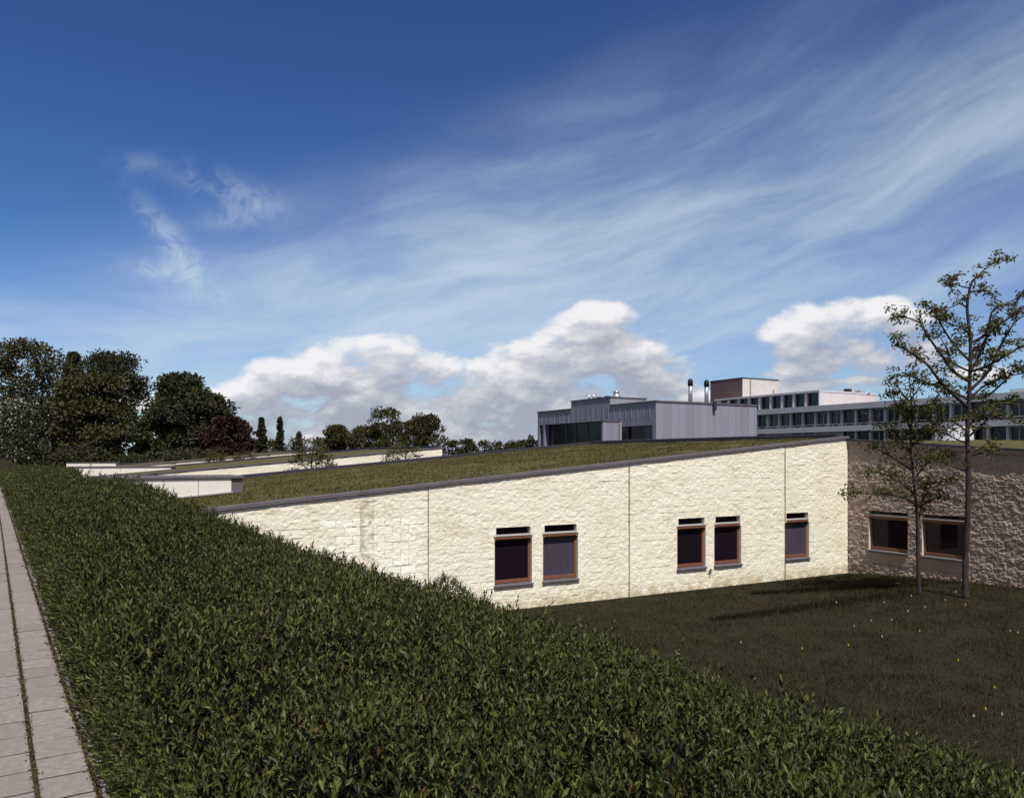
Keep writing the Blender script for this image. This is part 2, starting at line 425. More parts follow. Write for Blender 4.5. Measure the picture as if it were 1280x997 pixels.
def cladding_material():
    m = mat('lilac_metal_sheet', (.25, .24, .32), .5, .3, .05); g = N(m.node_tree); b = m.node_tree.nodes['Principled BSDF']
    tc = g.new('ShaderNodeTexCoord'); sp = g.new('ShaderNodeSeparateXYZ'); g.l.new(tc.outputs['Object'], sp.inputs[0])
    # each sheet of metal was rolled a little different
    k = g.m('FLOOR', g.m('DIVIDE', g.m('ADD', sp.outputs[0], sp.outputs[1]), .75))
    wn = g.new('ShaderNodeTexWhiteNoise', noise_dimensions='1D'); g.l.new(k, wn.inputs['W'])
    n = g.noise(g.vec(sp.outputs[0], sp.outputs[1], g.m('MULTIPLY', sp.outputs[2], .25)), 1.3, 5)
    f = g.m('ADD', g.m('MULTIPLY', wn.outputs['Value'], .6), g.m('MULTIPLY', n, .4))
    g.l.new(g.mix(f, (.20, .195, .255), (.265, .262, .335)), b.inputs['Base Color'])
    return m
M['metal'] = cladding_material()

# ------------------------------------------------------------------ ground
def ground_z(x, y):
    s, t = to_st(x, y); u, v = to_uv(x, y)
    z = 2.4 - 2.4 * np.clip((s - 1.0) / 8.6, 0, 1)
    z = np.where(s > 8.6, np.maximum(z - .12, 0) + .12 * np.exp(-(s - 8.6) * .9) * (z > -1), z)
    z = np.maximum(z, 0.0)
    z = z + .42 * (1 - np.exp(-np.clip(19.75 - v, 0, 40) / 4.5)) * sstep(u, 14, 24) * (u < 60)
    z = z + .10 * fbm(x * .22, y * .22, 3, 5) * sstep(s, 9, 12) * (v < 19.5) * sstep(19.5 - v, 0, 3)
    far = sstep(v, 112, 124)
    z = z * (1 - far) + 2.9 * far
    z = z + 1.75 * np.exp(-(((x + 57) / 7.0) ** 2 + ((y - 88) / 9.0) ** 2)) * sstep(-u, -2.0, 2.0)
    return z

def build_ground():
    def axis(lo, hi, fine_lo, fine_hi, step):
        a = np.arange(fine_lo, fine_hi + 1e-6, step)
        L = fine_lo - np.geomspace(step, fine_lo - lo, 26)[::-1]
        H = fine_hi + np.geomspace(step, hi - fine_hi, 26)
        return np.concatenate([L, a, H])
    xs = axis(-1800, 1800, -70, 40, .7); ys = axis(-300, 2500, -6, 130, .7)
    X, Y = np.meshgrid(xs, ys)
    Z = ground_z(X, Y)
    nx, ny = len(xs), len(ys)
    i = np.arange(nx * ny).reshape(ny, nx)
    F = np.stack([i[:-1, :-1], i[:-1, 1:], i[1:, 1:], i[1:, :-1]], -1).reshape(-1, 4)
    o = link('ground', mesh_np('ground', np.stack([X, Y, Z], -1), F, True), M['ground'])
    tag(o, 'dark turf covering the courtyard, the bank and the far grounds', kind='structure')
build_ground()

# ------------------------------------------------------------------ path of concrete slabs
def build_path():
    V = []; F = []
    r = np.random.default_rng(2)
    cols = [(.222 - .312 * (k + 1) + .013, .222 - .312 * k - .013) for k in range(5)] + [(.236, .508)]
    def slab(s0, s1, t0, t1):
        z = 2.445 + r.normal(0, .0016); tl = r.normal(0, .0018, 4)
        P = [(s0, t0), (s1, t0), (s1, t1), (s0, t1)]
        n = len(V)
        for (a, b), q in zip(P, tl):
            x, y = st(a, b); V.append((x, y, 2.39))
        ins = .004
        for (a, b), q in zip(P, tl):
            x, y = st(a, b); V.append((x, y, z - .005 + q))
        P2 = [(s0 + ins, t0 + ins), (s1 - ins, t0 + ins), (s1 - ins, t1 - ins), (s0 + ins, t1 - ins)]
        for (a, b), q in zip(P2, tl):
            x, y = st(a, b); V.append((x, y, z + q))
        for k in range(4):
            k2 = (k + 1) % 4
            F.append((n + k, n + k2, n + 4 + k2, n + 4 + k)); F.append((n + 4 + k, n + 4 + k2, n + 8 + k2, n + 8 + k))
        F.append((n + 8, n + 9, n + 10, n + 11))
    for c, (s0, s1) in enumerate(cols):
        L = .372; off = .0 if c % 2 else .186
        for k in range(-6, 165):
            t0 = k * L + off
            slab(s0, s1, t0 + .015 + r.random() * .006, t0 + L - .014)
    for k in range(-3, 62):                # narrow edging strip under the hedge
        slab(.535, .62, k * 1.0, k * 1.0 + .992)
    o = link('path', mesh_np('path', V, F), M['slab'])
    tag(o, 'path of pale concrete slabs along the hedge', kind='structure')
    b = MB()
    A = [st(-1.6, -3), st(.66, -3), st(.66, 62), st(-1.6, 62)]
    b.add([(x, y, 2.4365) for x, y in A], [(0, 1, 2, 3)])
    o = b.build('path_bedding', var_mat('joint_dirt', [(.014, .010, .006), (.03, .02, .012)], 8, 1, .1))
    tag(o, 'dirt showing in the joints of the path', kind='structure')
    # moss and dry weeds in the long joints
    n = 9000; t = np.abs(r.normal(0, 14, n)) + r.random(n) * 3; w = r.random(n)
    s = np.where(w < .5, .222 + r.normal(0, .012, n), .521 + r.normal(0, .014, n))
    x, y = st(s, t); z = np.full(n, 2.432) + r.random(n) * .014
    leaves(np.stack([x, y, z], -1), r, .022, .009, 'path_moss', M['moss'], up=.5)
    tag(bpy.data.objects['path_moss'], 'brown moss and dry weeds in the long joints of the path', kind='stuff')

def leaf_arrays(C, D, size, width, r, fold=.25, five=True):
    """leaf blades: C base points, D unit directions, size/width arrays -> verts, tris"""
    n = len(C)
    rv = r.normal(0, 1, (n, 3)); side = np.cross(D, rv + np.array([0, 0, .0])); side /= np.linalg.norm(side, axis=1)[:, None] + 1e-9
    # leaf faces mostly show their upper side to the sky
    nn = np.cross(side, D)
    size = np.broadcast_to(size, (n,))[:, None]; width = np.broadcast_to(width, (n,))[:, None]
    mid = C + D * size * .48
    tip = C + D * size - nn * size * .06 * np.sign(nn[:, 2:3] + 1e-6)
    a = mid + side * width * .5 + nn * width * fold; b = mid - side * width * .5 + nn * width * fold
    if five:
        V = np.stack([C, a, tip, b, mid], 1).reshape(-1, 3)
        base = np.arange(n)[:, None] * 5
        T = np.array([[0, 4, 1], [1, 4, 2], [0, 3, 4], [3, 2, 4]])
        F = (base[:, :, None] + T[None].reshape(1, 1, -1)).reshape(-1, 3)
    else:
        V = np.stack([C, a, tip, b], 1).reshape(-1, 3)
        base = np.arange(n)[:, None] * 4
        T = np.array([[0, 2, 1], [0, 3, 2]])
        F = (base[:, :, None] + T[None].reshape(1, 1, -1)).reshape(-1, 3)
    return V, F

def leaves(C, r, size, width, name, m, parent=None, up=.3, five=False):
    n = len(C); D = r.normal(0, 1, (n, 3)); D[:, 2] = np.abs(D[:, 2]) * .7 + up; D /= np.linalg.norm(D, axis=1)[:, None]
    V, F = leaf_arrays(C, D, size * (.7 + .6 * r.random(n)), width * (.7 + .6 * r.random(n)), r, .2, five)
    return link(name, mesh_np(name, V, F), m, parent)
build_path()

# ------------------------------------------------------------------ the hedge on the bank
def hedge_top(s, t):
    crown = 2.93 + .90 * sstep(t, 2, 20) - .22 * sstep(t, 24, 50)
    prof_s = [.5, .62, .9, 1.3, 2.0, 3.0, 4.16, 5.5, 6.9, 8.0, 9.06, 9.9, 10.35, 11.5]
    near = [-.85, -.5, -.17, -.05, 0, -.03, -.45, -1.02, -1.58, -1.98, -2.22, -2.62, -3.1, -3.6]
    k = np.interp(s, prof_s, near)
    # the slope falls to the lawn whatever the crown does
    low = np.interp(s, prof_s, [2.2, 2.45, 2.76, 2.88, 2.95, 2.92, 2.76, 1.90, 1.15, .82, .88, .44, .16, 0])
    z = np.where(s < 3.2, crown + k, np.minimum(crown + k + .35, low + .06 * sstep(t, 5, 18)))
    blend = sstep(s, 2.2, 3.9)
    z = (crown + k) * (1 - blend) + np.minimum(low + .05 + .08 * sstep(t, 5, 18), crown) * blend
    z = z + .22 * fbm(s * .8, t * .6, 3, 9) + .20 * fbm(s * 2.1, t * 2.1, 2, 21)
    z = z + (.26 * fbm(s * 1.3, t * 1.5, 2, 55) + .22 * fbm(s * 3.5, t * 3.5, 2, 66)) * sstep(s, 4, 6)
    z = z + .62 * np.exp(-(((s - 9.0) / .5) ** 2 + ((t - 16.5) / .7) ** 2)) - .15 * np.exp(-(((s - 8.1) / .35) ** 2 + ((t - 17.2) / .8) ** 2))
    return z

def hedge_ok(s, t):
    x, y = st(s, t); u, v = to_uv(x, y)
    return (s > .56) & (s < 10.5 + .5 * fbm(t * .5, t * .1, 2, 3)) & ~((v > 19.55) & (u > .3)) & ~((t > 21) & (s > 3.7))

def build_hedge():
    root = thing('hedge', 'thick clipped dark green leafy hedge running down the bank beside the slab path', 'hedge', (0, 0, 0))
    r = np.random.default_rng(4)
    # woody inside
    ss_ = np.concatenate([np.arange(.70, 1.5, .1), np.arange(1.5, 10.4, .25)]); tt = np.arange(-3, 62, .3)
    S, T = np.meshgrid(ss_, tt); X, Y = st(S, T)
    Z = hedge_top(S, T) - .36
    G = ground_z(X, Y)
    ok = hedge_ok(S, T)
    Z = np.where(S <= .701, 2.40, Z); Z = np.maximum(Z, G + .02)
    nx, ny = len(ss_), len(tt); i = np.arange(nx * ny).reshape(ny, nx)
    q = np.stack([i[:-1, :-1], i[:-1, 1:], i[1:, 1:], i[1:, :-1]], -1)
    keep = ok[:-1, :-1] & ok[1:, 1:] & ok[1:, :-1] & ok[:-1, 1:]
    F = q[keep]
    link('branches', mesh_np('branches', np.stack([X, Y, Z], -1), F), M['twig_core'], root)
    # shoots with pairs of leaves
    Vs, Fs, n0 = [], [], 0
    Vd, Fd, nd = [], [], 0
    def shoots(S, T, ls, per, five, side=False):
        nonlocal n0, nd
        k = hedge_ok(S, T); S, T = S[k], T[k]
        x, y = st(S, T)
        if side:
            top = hedge_top(np.maximum(S, .9), T); z = 2.42 + (top - 2.45) * r.random(len(S)) ** .8
        else:
            z = hedge_top(S, T) - .11 + r.normal(0, .05, len(S)) + .07 * (r.random(len(S)) > .85) + .16 * (r.random(len(S)) > .965) * r.random(len(S)) + .06 * fbm(S * 4.0, T * 4.0, 2, 77)
            z = np.maximum(z, ground_z(x, y) + .03)
        gx, gy = st(np.full_like(S, -1.0), np.zeros_like(S))
        A = r.normal(0, .38, (len(S), 3)); A[:, 2] = 1.0
        sl = sstep(S, 3.0, 6.5) * .35
        A[:, 0] += PY * sl; A[:, 1] += -PX * sl
        if side: A[:, 0] -= PY * .55; A[:, 1] += PX * .55; A[:, 2] = .75
        A /= np.linalg.norm(A, axis=1)[:, None]
        rv = r.normal(0, 1, A.shape); E1 = np.cross(A, rv); E1 /= np.linalg.norm(E1, axis=1)[:, None]; E2 = np.cross(A, E1)
        P = np.stack([x, y, z], -1)
        ht = ls * 2.1 * (.7 + .6 * r.random(len(S)))
        for j in range(per):
            f = j / max(per - 1, 1)
            ang = j * 1.571 + (j // 2) * .0 + r.normal(0, .25, len(S))
            if j % 2: ang = ang + 1.571
            ang = ang + (j // 2) * 1.571
            out = np.cos(ang)[:, None] * E1 + np.sin(ang)[:, None] * E2
            elev = .80 + .55 * f + r.normal(0, .16, len(S))
            D = out * np.cos(elev)[:, None] + A * np.sin(elev)[:, None]
            D /= np.linalg.norm(D, axis=1)[:, None]
            C = P + A * (ht * f)[:, None] + out * .004
            sz = ls * (1.05 - .35 * f) * (.6 + .7 * r.random(len(S)))
            # the blade's upper face turns towards the shoot
            sd_ = np.cross(D, A); sd_ /= np.linalg.norm(sd_, axis=1)[:, None] + 1e-9
            sd_ += r.normal(0, .25, sd_.shape); sd_ -= (sd_ * D).sum(1)[:, None] * D; sd_ /= np.linalg.norm(sd_, axis=1)[:, None]
            nn = np.cross(sd_, D); w = (sz * (.29 + .09 * r.random(len(S))))[:, None]; s3 = sz[:, None]
            mid = C + D * s3 * .5; tip = C + D * s3 - nn * s3 * .10
            a = mid + sd_ * w * .5 + nn * w * .16; b = mid - sd_ * w * .5 + nn * w * .16
            if five:
                V = np.stack([C, a, tip, b, mid], 1); T_ = np.array([0, 4, 1, 1, 4, 2, 0, 3, 4, 3, 2, 4]); m_ = 5
            else:
                V = np.stack([C, a, tip, b], 1); T_ = np.array([0, 2, 1, 0, 3, 2]); m_ = 4
            dead = r.random(len(S)) > .993
            for sel, isdead in ((~dead, False), (dead, True)):
                v = V[sel]; n = len(v)
                if not n: continue
                fidx = (np.arange(n)[:, None] * m_ + T_[None]).reshape(-1, 3)
                if isdead: Vd.append(v.reshape(-1, 3)); Fd.append(fidx + nd); nd += n * m_
                else: Vs.append(v.reshape(-1, 3)); Fs.append(fidx + n0); n0 += n * m_
    def area(s0, s1, t0, t1, dens, ls, per, five):
        n = int((s1 - s0) * (t1 - t0) * dens)
        shoots(s0 + (s1 - s0) * r.random(n), t0 + (t1 - t0) * r.random(n), ls, per, five)
    area(.6, 10.4, -1.0, 5.0, 290, .068, 8, True)
    area(.6, 10.4, 5.0, 10.0, 215, .074, 8, True)
    area(.6, 10.4, 10.0, 20.5, 175, .080, 8, False)
    area(.6, 3.8, 18.8, 32.0, 190, .082, 8, False)
    area(.6, 3.8, 32.0, 61.0, 80, .12, 8, False)
    def side_area(t0, t1, dens, ls, five):
        n = int((t1 - t0) * dens); S = .575 + .25 * r.random(n)
        shoots(S, t0 + (t1 - t0) * r.random(n), ls, 6, five, True)
    side_area(-1, 6, 620, .055, True); side_area(6, 14, 420, .064, False); side_area(14, 30, 170, .08, False); side_area(30, 61, 80, .11, False)
    link('foliage', mesh_np('foliage', np.concatenate(Vs), np.concatenate(Fs)), M['leaf'], root)
    link('dry_leaves', mesh_np('dry_leaves', np.concatenate(Vd), np.concatenate(Fd)), M['leaf_dead'], root)
build_hedge()

# ------------------------------------------------------------------ lawn grass
def build_lawn():
    r = np.random.default_rng(8)
    n = 330000
    y = 8.5 + 21 * r.random(n) ** 1.15; x = -3 + 24 * r.random(n)
    s, t = to_st(x, y); u, v = to_uv(x, y)
    clump = fbm(x * 1.6, y * 1.6, 3, 13)
    k = (s > 8.9) & (v < 19.66) & (u < 25.7) & (np.abs(x) < y * .68) & (r.random(n) < .62 + 1.6 * clump)
    x, y, v = x[k], y[k], v[k]; clump = clump[k]; n = len(x)
    z = ground_z(x, y)
    h = (.050 + .05 * r.random(n) + .05 * np.clip(clump, 0, 1)) * (1 + .5 * (r.random(n) > .97))
    D = r.normal(0, .42, (n, 3)); D[:, 2] = 1; D /= np.linalg.norm(D, axis=1)[:, None]
    sd_ = np.cross(D, r.normal(0, 1, (n, 3))); sd_ /= np.linalg.norm(sd_, axis=1)[:, None]
    w = (.005 + .005 * r.random(n))[:, None]
    C = np.stack([x, y, z - .005], -1)
    V = np.stack([C - sd_ * w, C + sd_ * w, C + D * h[:, None]], 1).reshape(-1, 3)
    F = np.arange(3 * n).reshape(-1, 3)
    o = link('lawn_grass', mesh_np('lawn_grass', V, F), M['blade'])
    # dry seed stalks standing out of the sward, and two shadow streaks drawn as darker blades
    def extra(name, x, y, h, w, m, tilt, label):
        k_ = (to_uv(x, y)[1] < 19.6) & (to_st(x, y)[0] > 9.2) & (to_uv(x, y)[0] < 25.6); x, y, h = x[k_], y[k_], h[k_]; n = len(x)
        D = r.normal(0, tilt, (n, 3)); D[:, 2] = 1; D /= np.linalg.norm(D, axis=1)[:, None]
        q = np.cross(D, r.normal(0, 1, (n, 3))); q /= np.linalg.norm(q, axis=1)[:, None]
        C = np.stack([x, y, ground_z(x, y) - .005], -1)
        V = np.stack([C - q * w, C + q * w, C + D * h[:, None]], 1).reshape(-1, 3)
        o2 = link(name, mesh_np(name, V, np.arange(3 * n).reshape(-1, 3)), m); tag(o2, label, 'grass', kind='stuff')
    n2 = 2600; yy = 9 + 15 * r.random(n2); xx = -1 + 18 * r.random(n2); kk = fbm(xx * .5, yy * .5, 3, 91) > .02
    extra('dry_stalks', xx[kk], yy[kk], .10 + .16 * r.random(kk.sum()), .004, leaf_mat('dry_stalk', [(.07, .06, .035), (.14, .115, .075), (.05, .05, .03)], .8, .1, .2), .45, 'thin pale dry stalks standing in the lawn')
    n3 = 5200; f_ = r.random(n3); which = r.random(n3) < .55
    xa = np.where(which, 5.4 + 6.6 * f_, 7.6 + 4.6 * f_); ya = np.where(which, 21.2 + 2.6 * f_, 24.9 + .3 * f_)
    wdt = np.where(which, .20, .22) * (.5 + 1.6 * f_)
    extra('shade_streak_blades', xa + r.normal(0, .1, n3), ya + r.normal(0, 1, n3) * wdt, .09 + .07 * r.random(n3), .008, leaf_mat('shade_streak_blade', [(.009, .009, .004), (.018, .017, .007)], .8, .05, .05), .35, 'two shadow streaks crossing the lawn, drawn as darker longer blades')
    tag(o, 'short dark grass growing over the courtyard lawn', 'grass', kind='stuff')
build_lawn()

# ------------------------------------------------------------------ stone walls as real relief
def rock(a, z, seed, fq=1.0):
    """outward relief of split-faced block (metres) at distance a along the wall and height z"""
    row = np.floor(z / .215); off = (1 - row % 2) * .22
    blk = np.floor((a + off) / .44)
    rb = _tab[(blk.astype(int) * 7 + seed) & 255, (row.astype(int) * 13 + 5) & 255] - .5
    tl = _tab[(blk.astype(int) * 3 + 11) & 255, (row.astype(int) * 5 + seed) & 255] - .5
    fx = (a + off) / .44 - blk; fz = z / .215 - row
    edge = np.minimum(np.minimum(fx, 1 - fx) * .44, np.minimum(fz, 1 - fz) * .215)
    f1 = fbm((a * 3.8 + z * 1.5) * fq + rb * 3, (z * 5.0 - a * 1.0) * fq + tl * 3, 4, seed, .58)
    f2 = np.abs(fbm(a * 6.5 + z * 3, z * 8.0 - a * 2, 3, seed + 31))
    f3 = fbm(a * 17.0 * fq, z * 19.0 * fq, 2, seed + 57)
    h = .010 * rb + .008 * tl * (fz - .5) * 2 + .062 * f1 - .050 * f2 + .022 * f3
    return h - .005 * np.exp(-(edge / .012) ** 2)

def relief_wall(name, la, lz, topf, holes, place, seed, m, parent, pale=None, amp=1.0, depth=.14, fq=1.0):
    """grid of the wall face with holes; la/lz grid lines; topf(a) height of its top; place(a, out, z) -> local xyz"""
    A, Z = np.meshgrid(la, lz)
    top = topf(A); Zc = np.minimum(Z, top)
    H = rock(A, Zc, seed, fq) * amp
    for (a0, a1, z0, z1) in holes:         # dressed edges next to an opening
        da = np.maximum(np.maximum(a0 - A, A - a1), 0); dz = np.maximum(np.maximum(z0 - Zc, Zc - z1), 0)
        H = H * sstep(np.hypot(da, dz), -.02, .05)
    X, Y, ZZ = place(A, H, Zc)
    V = np.stack([X, Y, ZZ], -1).reshape(-1, 3)
    na, nz = len(la), len(lz); i = np.arange(na * nz).reshape(nz, na)
    ca = (la[:-1] + la[1:]) / 2; cz = (lz[:-1] + lz[1:]) / 2
    CA, CZ = np.meshgrid(ca, cz)
    keep = CZ < topf(CA)
    keep &= (Zc[1:, :-1] - Zc[:-1, :-1] > 1e-4) | (Zc[1:, 1:] - Zc[:-1, 1:] > 1e-4)
    for (a0, a1, z0, z1) in holes: keep &= ~((CA > a0) & (CA < a1) & (CZ > z0) & (CZ < z1))
    q = np.stack([i[:-1, :-1], i[:-1, 1:], i[1:, 1:], i[1:, :-1]], -1)
    me = mesh_np(name, V, q[keep])
    at = me.attributes.new('bond', 'FLOAT_VECTOR', 'POINT')
    pm = pale(A, Zc) if pale else np.zeros_like(A)
    at.data.foreach_set('vector', np.stack([A, Zc, pm], -1).astype(np.float32).ravel())
    return link(name, me, m, parent)

def lines(a0, a1, step, extra):
    g = np.arange(a0, a1, step); ex = np.array(sorted(extra + [a1]))
    g = g[np.all(np.abs(g[:, None] - ex[None]) > step * .45, axis=1)]
    return np.unique(np.concatenate([g, ex]))

# --- the grass-roofed wings: three wedges rising to the right, 37 m apart
def roof_z(u): return 2.84 + .0877 * u

def make_window(root, u0, u1, z0, z1, z2, face, pane_m, mirror=False):
    """timber window in a wall whose outer face is the local plane y = face (outside is -y); fixed light over a casement"""
    y = face
    f = MB(); w = .075
    f.box(u0 - .02, u0 + w, y + .10, y + .17, z0 + .09, z1); f.box(u1 - w, u1 + .02, y + .10, y + .17, z0 + .09, z1)
    f.box(u0 + w, u1 - w, y + .095, y + .17, z0 + .09, z0 + .19); f.box(u0 + w, u1 - w, y + .10, y + .17, z1 - .05, z1)
    win = f.build('window', M['timber'], root, bevel=.006)
    b = MB(); b.box(u0 + w, u1 - w, y + .135, y + .150, z0 + .19, z1 - .05); b.build('pane', pane_m, win)
    b = MB(); b.box(u0 - .02, u1 + .02, y + .0, y + .16, z1 + .002, z1 + .085); b.build('rail', M['timber'], win, bevel=.006)
    b = MB(); b.hexa([(u0 + .04, y - .012, z1 + .088), (u1 - .04, y - .012, z1 + .088), (u1 - .04, y + .15, z1 + .088), (u0 + .04, y + .15, z1 + .088)],
                     [(u0 + .04, y - .012, z1 + .094), (u1 - .04, y - .012, z1 + .094), (u1 - .04, y + .15, z1 + .135), (u0 + .04, y + .15, z1 + .135)])
    b.build('drip_flashing', M['tin'], win)
    b = MB(); b.box(u0 + .06, u1 - .06, y + .155, y + .17, z1 + .10, z2 + .02); b.build('fanlight', M['glass'], win)
    b = MB(); b.hexa([(u0 - .03, y - .065, z0 + .005), (u1 + .03, y - .065, z0 + .005), (u1 + .03, y + .165, z0 + .005), (u0 - .03, y + .165, z0 + .005)],
                     [(u0 - .03, y - .065, z0 + .05), (u1 + .03, y - .065, z0 + .05), (u1 + .03, y + .165, z0 + .088), (u0 - .03, y + .165, z0 + .088)])
    b.build('sill', M['sill'], win, bevel=.008)
    # side and head reveals of the opening
    return win

def reveals(root, holes, face):
    for (a0, a1, z0, z1) in holes:
        b = MB(); d = face + .20
        b.add([(a0, face, z0), (a0, d, z0), (a0, d, z1), (a0, face, z1)], [(0, 1, 2, 3)])
        b.add([(a1, face, z0), (a1, d, z0), (a1, d, z1), (a1, face, z1)], [(3, 2, 1, 0)])
        b.add([(a0, face, z1), (a1, face, z1), (a1, d, z1), (a0, d, z1)], [(0, 1, 2, 3)])
        b.add([(a0, face, z0), (a1, face, z0), (a1, d, z0), (a0, d, z0)], [(3, 2, 1, 0)])
        b.build('window_reveal', M['reveal'], root)

def wing(label, v0, v1, ua, ub, windows, step, rooflight, tufts, depth_far, group='wings with sloping grass roofs'):
    ox, oy = uv(ua, v0)
    root = thing('grass_roofed_wing', label, 'building', (ox, oy, 0), ROT, group)
    L = ub - ua; D = v1 - v0
    rz = lambda a: roof_z(a + ua)
    holes = []
    for (w0, w1, pm) in windows:
        a0, a1 = w0 - ua, w1 - ua
        holes += [(a0, a1, .68, 2.045), (a0 + .05, a1 - .05, 2.045, 2.385)]
    ex = sorted({round(h[0], 4) for h in holes} | {round(h[1], 4) for h in holes}); ez = [.68, 2.045, 2.385] if holes else []
    la = lines(0, L, step, ex); lz = lines(-.3, rz(L), step, ez)
    def pale(A, Z):
        if not windows: return np.zeros_like(A)
        U = A + ua
        row = np.floor(Z / .215); off = (1 - row % 2) * .22; blk = np.floor((U - ua + off) / .44); ub_ = blk * .44 + ua
        edge = (_tab[(row.astype(int) * 5) & 255, 17] - .5) * 1.0
        m_ = (ub_ > 5.4 + edge) & (ub_ < 8.35) & (Z < 2.72 + edge * .4) & (Z > 1.2)
        pick = _tab[(blk.astype(int) * 11) & 255, (row.astype(int) * 3) & 255]
        s_ = ((pick > .94) & (U < 13) & (Z < 3)) * .6
        return np.clip(m_ * (.55 + .45 * pick) + s_, 0, 1)
    relief_wall('stone_wall', la, lz, rz, holes, lambda a, h, z: (a, -h, z), 3, M['stone'], root, pale, .42)
    if holes: reveals(root, holes, .0)
    # hidden sides
    b = MB()
    b.hexa([(.0, .22, -.3), (L - .02, .22, -.3), (L - .02, D - .02, -.3), (0, D - .02, -.3)],
           [(.0, .22, rz(0) - .09), (L - .02, .22, rz(L) - .09), (L - .02, D - .02, rz(L) - .09), (0, D - .02, rz(0) - .09)])
    core = b.build('side_walls', M['soil'], root)
    b = MB(); b.add([(L, 0, -.3), (L, .22, -.3), (L, .22, rz(L)), (L, 0, rz(L))], [(0, 1, 2, 3)])
    b.build('wall_return', M['reveal'], root)
    # stained and plain expansion joints
    if windows:
        for uj in (8.55, 15.39, 22.39):
            a = uj - ua; b = MB(); b.box(a - .006, a + .006, -.030, .02, .02, rz(a) - .01); b.build('expansion_joint', M['joint'], root)
    # coping along the front, flashing along back and gable
    b = MB()
    def bar(a0, a1, y0, y1, h0, h1):
        b.hexa([(a0, y0, rz(a0) + h0), (a1, y0, rz(a1) + h0), (a1, y1, rz(a1) + h0), (a0, y1, rz(a0) + h0)],
               [(a0, y0, rz(a0) + h1), (a1, y0, rz(a1) + h1), (a1, y1, rz(a1) + h1), (a0, y1, rz(a0) + h1)])
    n = int(L / 3); ed = np.linspace(-.02, L + .03, n + 1)
    for k in range(n): bar(ed[k], ed[k + 1] - .006, -.055, .30, .004, .085)
    b.build('coping', M['coping'], root)
    b = MB(); bar(-.02, L + .02, D - .25, D + .04, -.2, .17); bar(L - .22, L + .03, .32, D - .26, -.1, .20)
    b.build('edge_flashing', M['flash'], root)
    # vegetated roof
    na, nv = (int(L / .25), int(D / .25)) if tufts else (int(L / 1.0), int(D / 1.0))
    A, Y = np.meshgrid(np.linspace(0, L - .2, na), np.linspace(.29, D - .24, nv))
    Z = rz(A) + .02 + .10 * (fbm(A * .8, Y * .8, 5, 7) + .1)
    i = np.arange(na * nv).reshape(nv, na)
    q = np.stack([i[:-1, :-1], i[:-1, 1:], i[1:, 1:], i[1:, :-1]], -1).reshape(-1, 4)
    link('grass_roof', mesh_np('grass_roof', np.stack([A, Y, Z], -1), q, True), M['sedum'], root)
    if tufts:
        r = np.random.default_rng(6)
        x = L * r.random(tufts); y = .32 + (D - .7) * r.random(tufts)
        dn = fbm(x * .7, y * .7, 3, 41); k = (r.random(tufts) < .55 + 1.5 * dn) & (x < L - .3); x, y, dn = x[k], y[k], dn[k]
        z = rz(x) + .02 + .10 * (fbm(x * .8, y * .8, 5, 7) + .1) - .01
        o = leaves(np.stack([x, y, z], -1), r, .085, .022, 'sedum_tufts', M['sedum_tuft'], root, .9)
        o['kind'] = 'stuff'
    # long low rooflight with white panels on its front
    if rooflight:
        f0, f1, fv, zt, npan = rooflight
        a0, a1 = f0 - ua, f1 - ua; y0 = fv - v0
        zb = lambda a: rz(a) + .10
        b = MB()
        b.hexa([(a0, y0 + .03, rz(a0) - .1), (a1, y0 + .03, rz(a1) - .1), (a1, y0 + 2.2, rz(a1) - .1), (a0, y0 + 2.2, rz(a0) - .1)],
               [(a0, y0 + .03, zt - .05), (a1, y0 + .03, zt - .05), (a1, y0 + 2.2, zt - .05), (a0, y0 + 2.2, zt - .05)])
        rl = b.build('rooflight', M['coping'], root)
        pe = a1 - .33; wd = (pe - a0) / npan
        for k in range(npan):
            p0, p1 = a0 + k * wd + .008, a0 + (k + 1) * wd - .008
            b = MB(); b.hexa([(p0, y0, zb(p0)), (p1, y0, zb(p1)), (p1, y0 + .028, zb(p1)), (p0, y0 + .028, zb(p0))],
                             [(p0, y0, zt - .07), (p1, y0, zt - .07), (p1, y0 + .028, zt - .07), (p0, y0 + .028, zt - .07)])
            b.build('panel', M['panel'], rl)
        b = MB(); b.box(a0 - .03, a1 + .03, y0 - .05, y0 + 2.25, zt - .049, zt + .012); b.build('rooflight_coping', M['coping'], rl)
        b = MB(); b.hexa([(a0, y0 - .045, zb(a0) - .035), (pe + .03, y0 - .045, zb(pe) - .035), (pe + .03, y0 + .029, zb(pe) - .035), (a0, y0 + .029, zb(a0) - .035)],
                         [(a0, y0 - .045, zb(a0) - .003), (pe + .03, y0 - .045, zb(pe) - .003), (pe + .03, y0 + .029, zb(pe) - .003), (a0, y0 + .029, zb(a0) - .003)])
        b.build('drip_rail', M['tin'], rl)
    return root

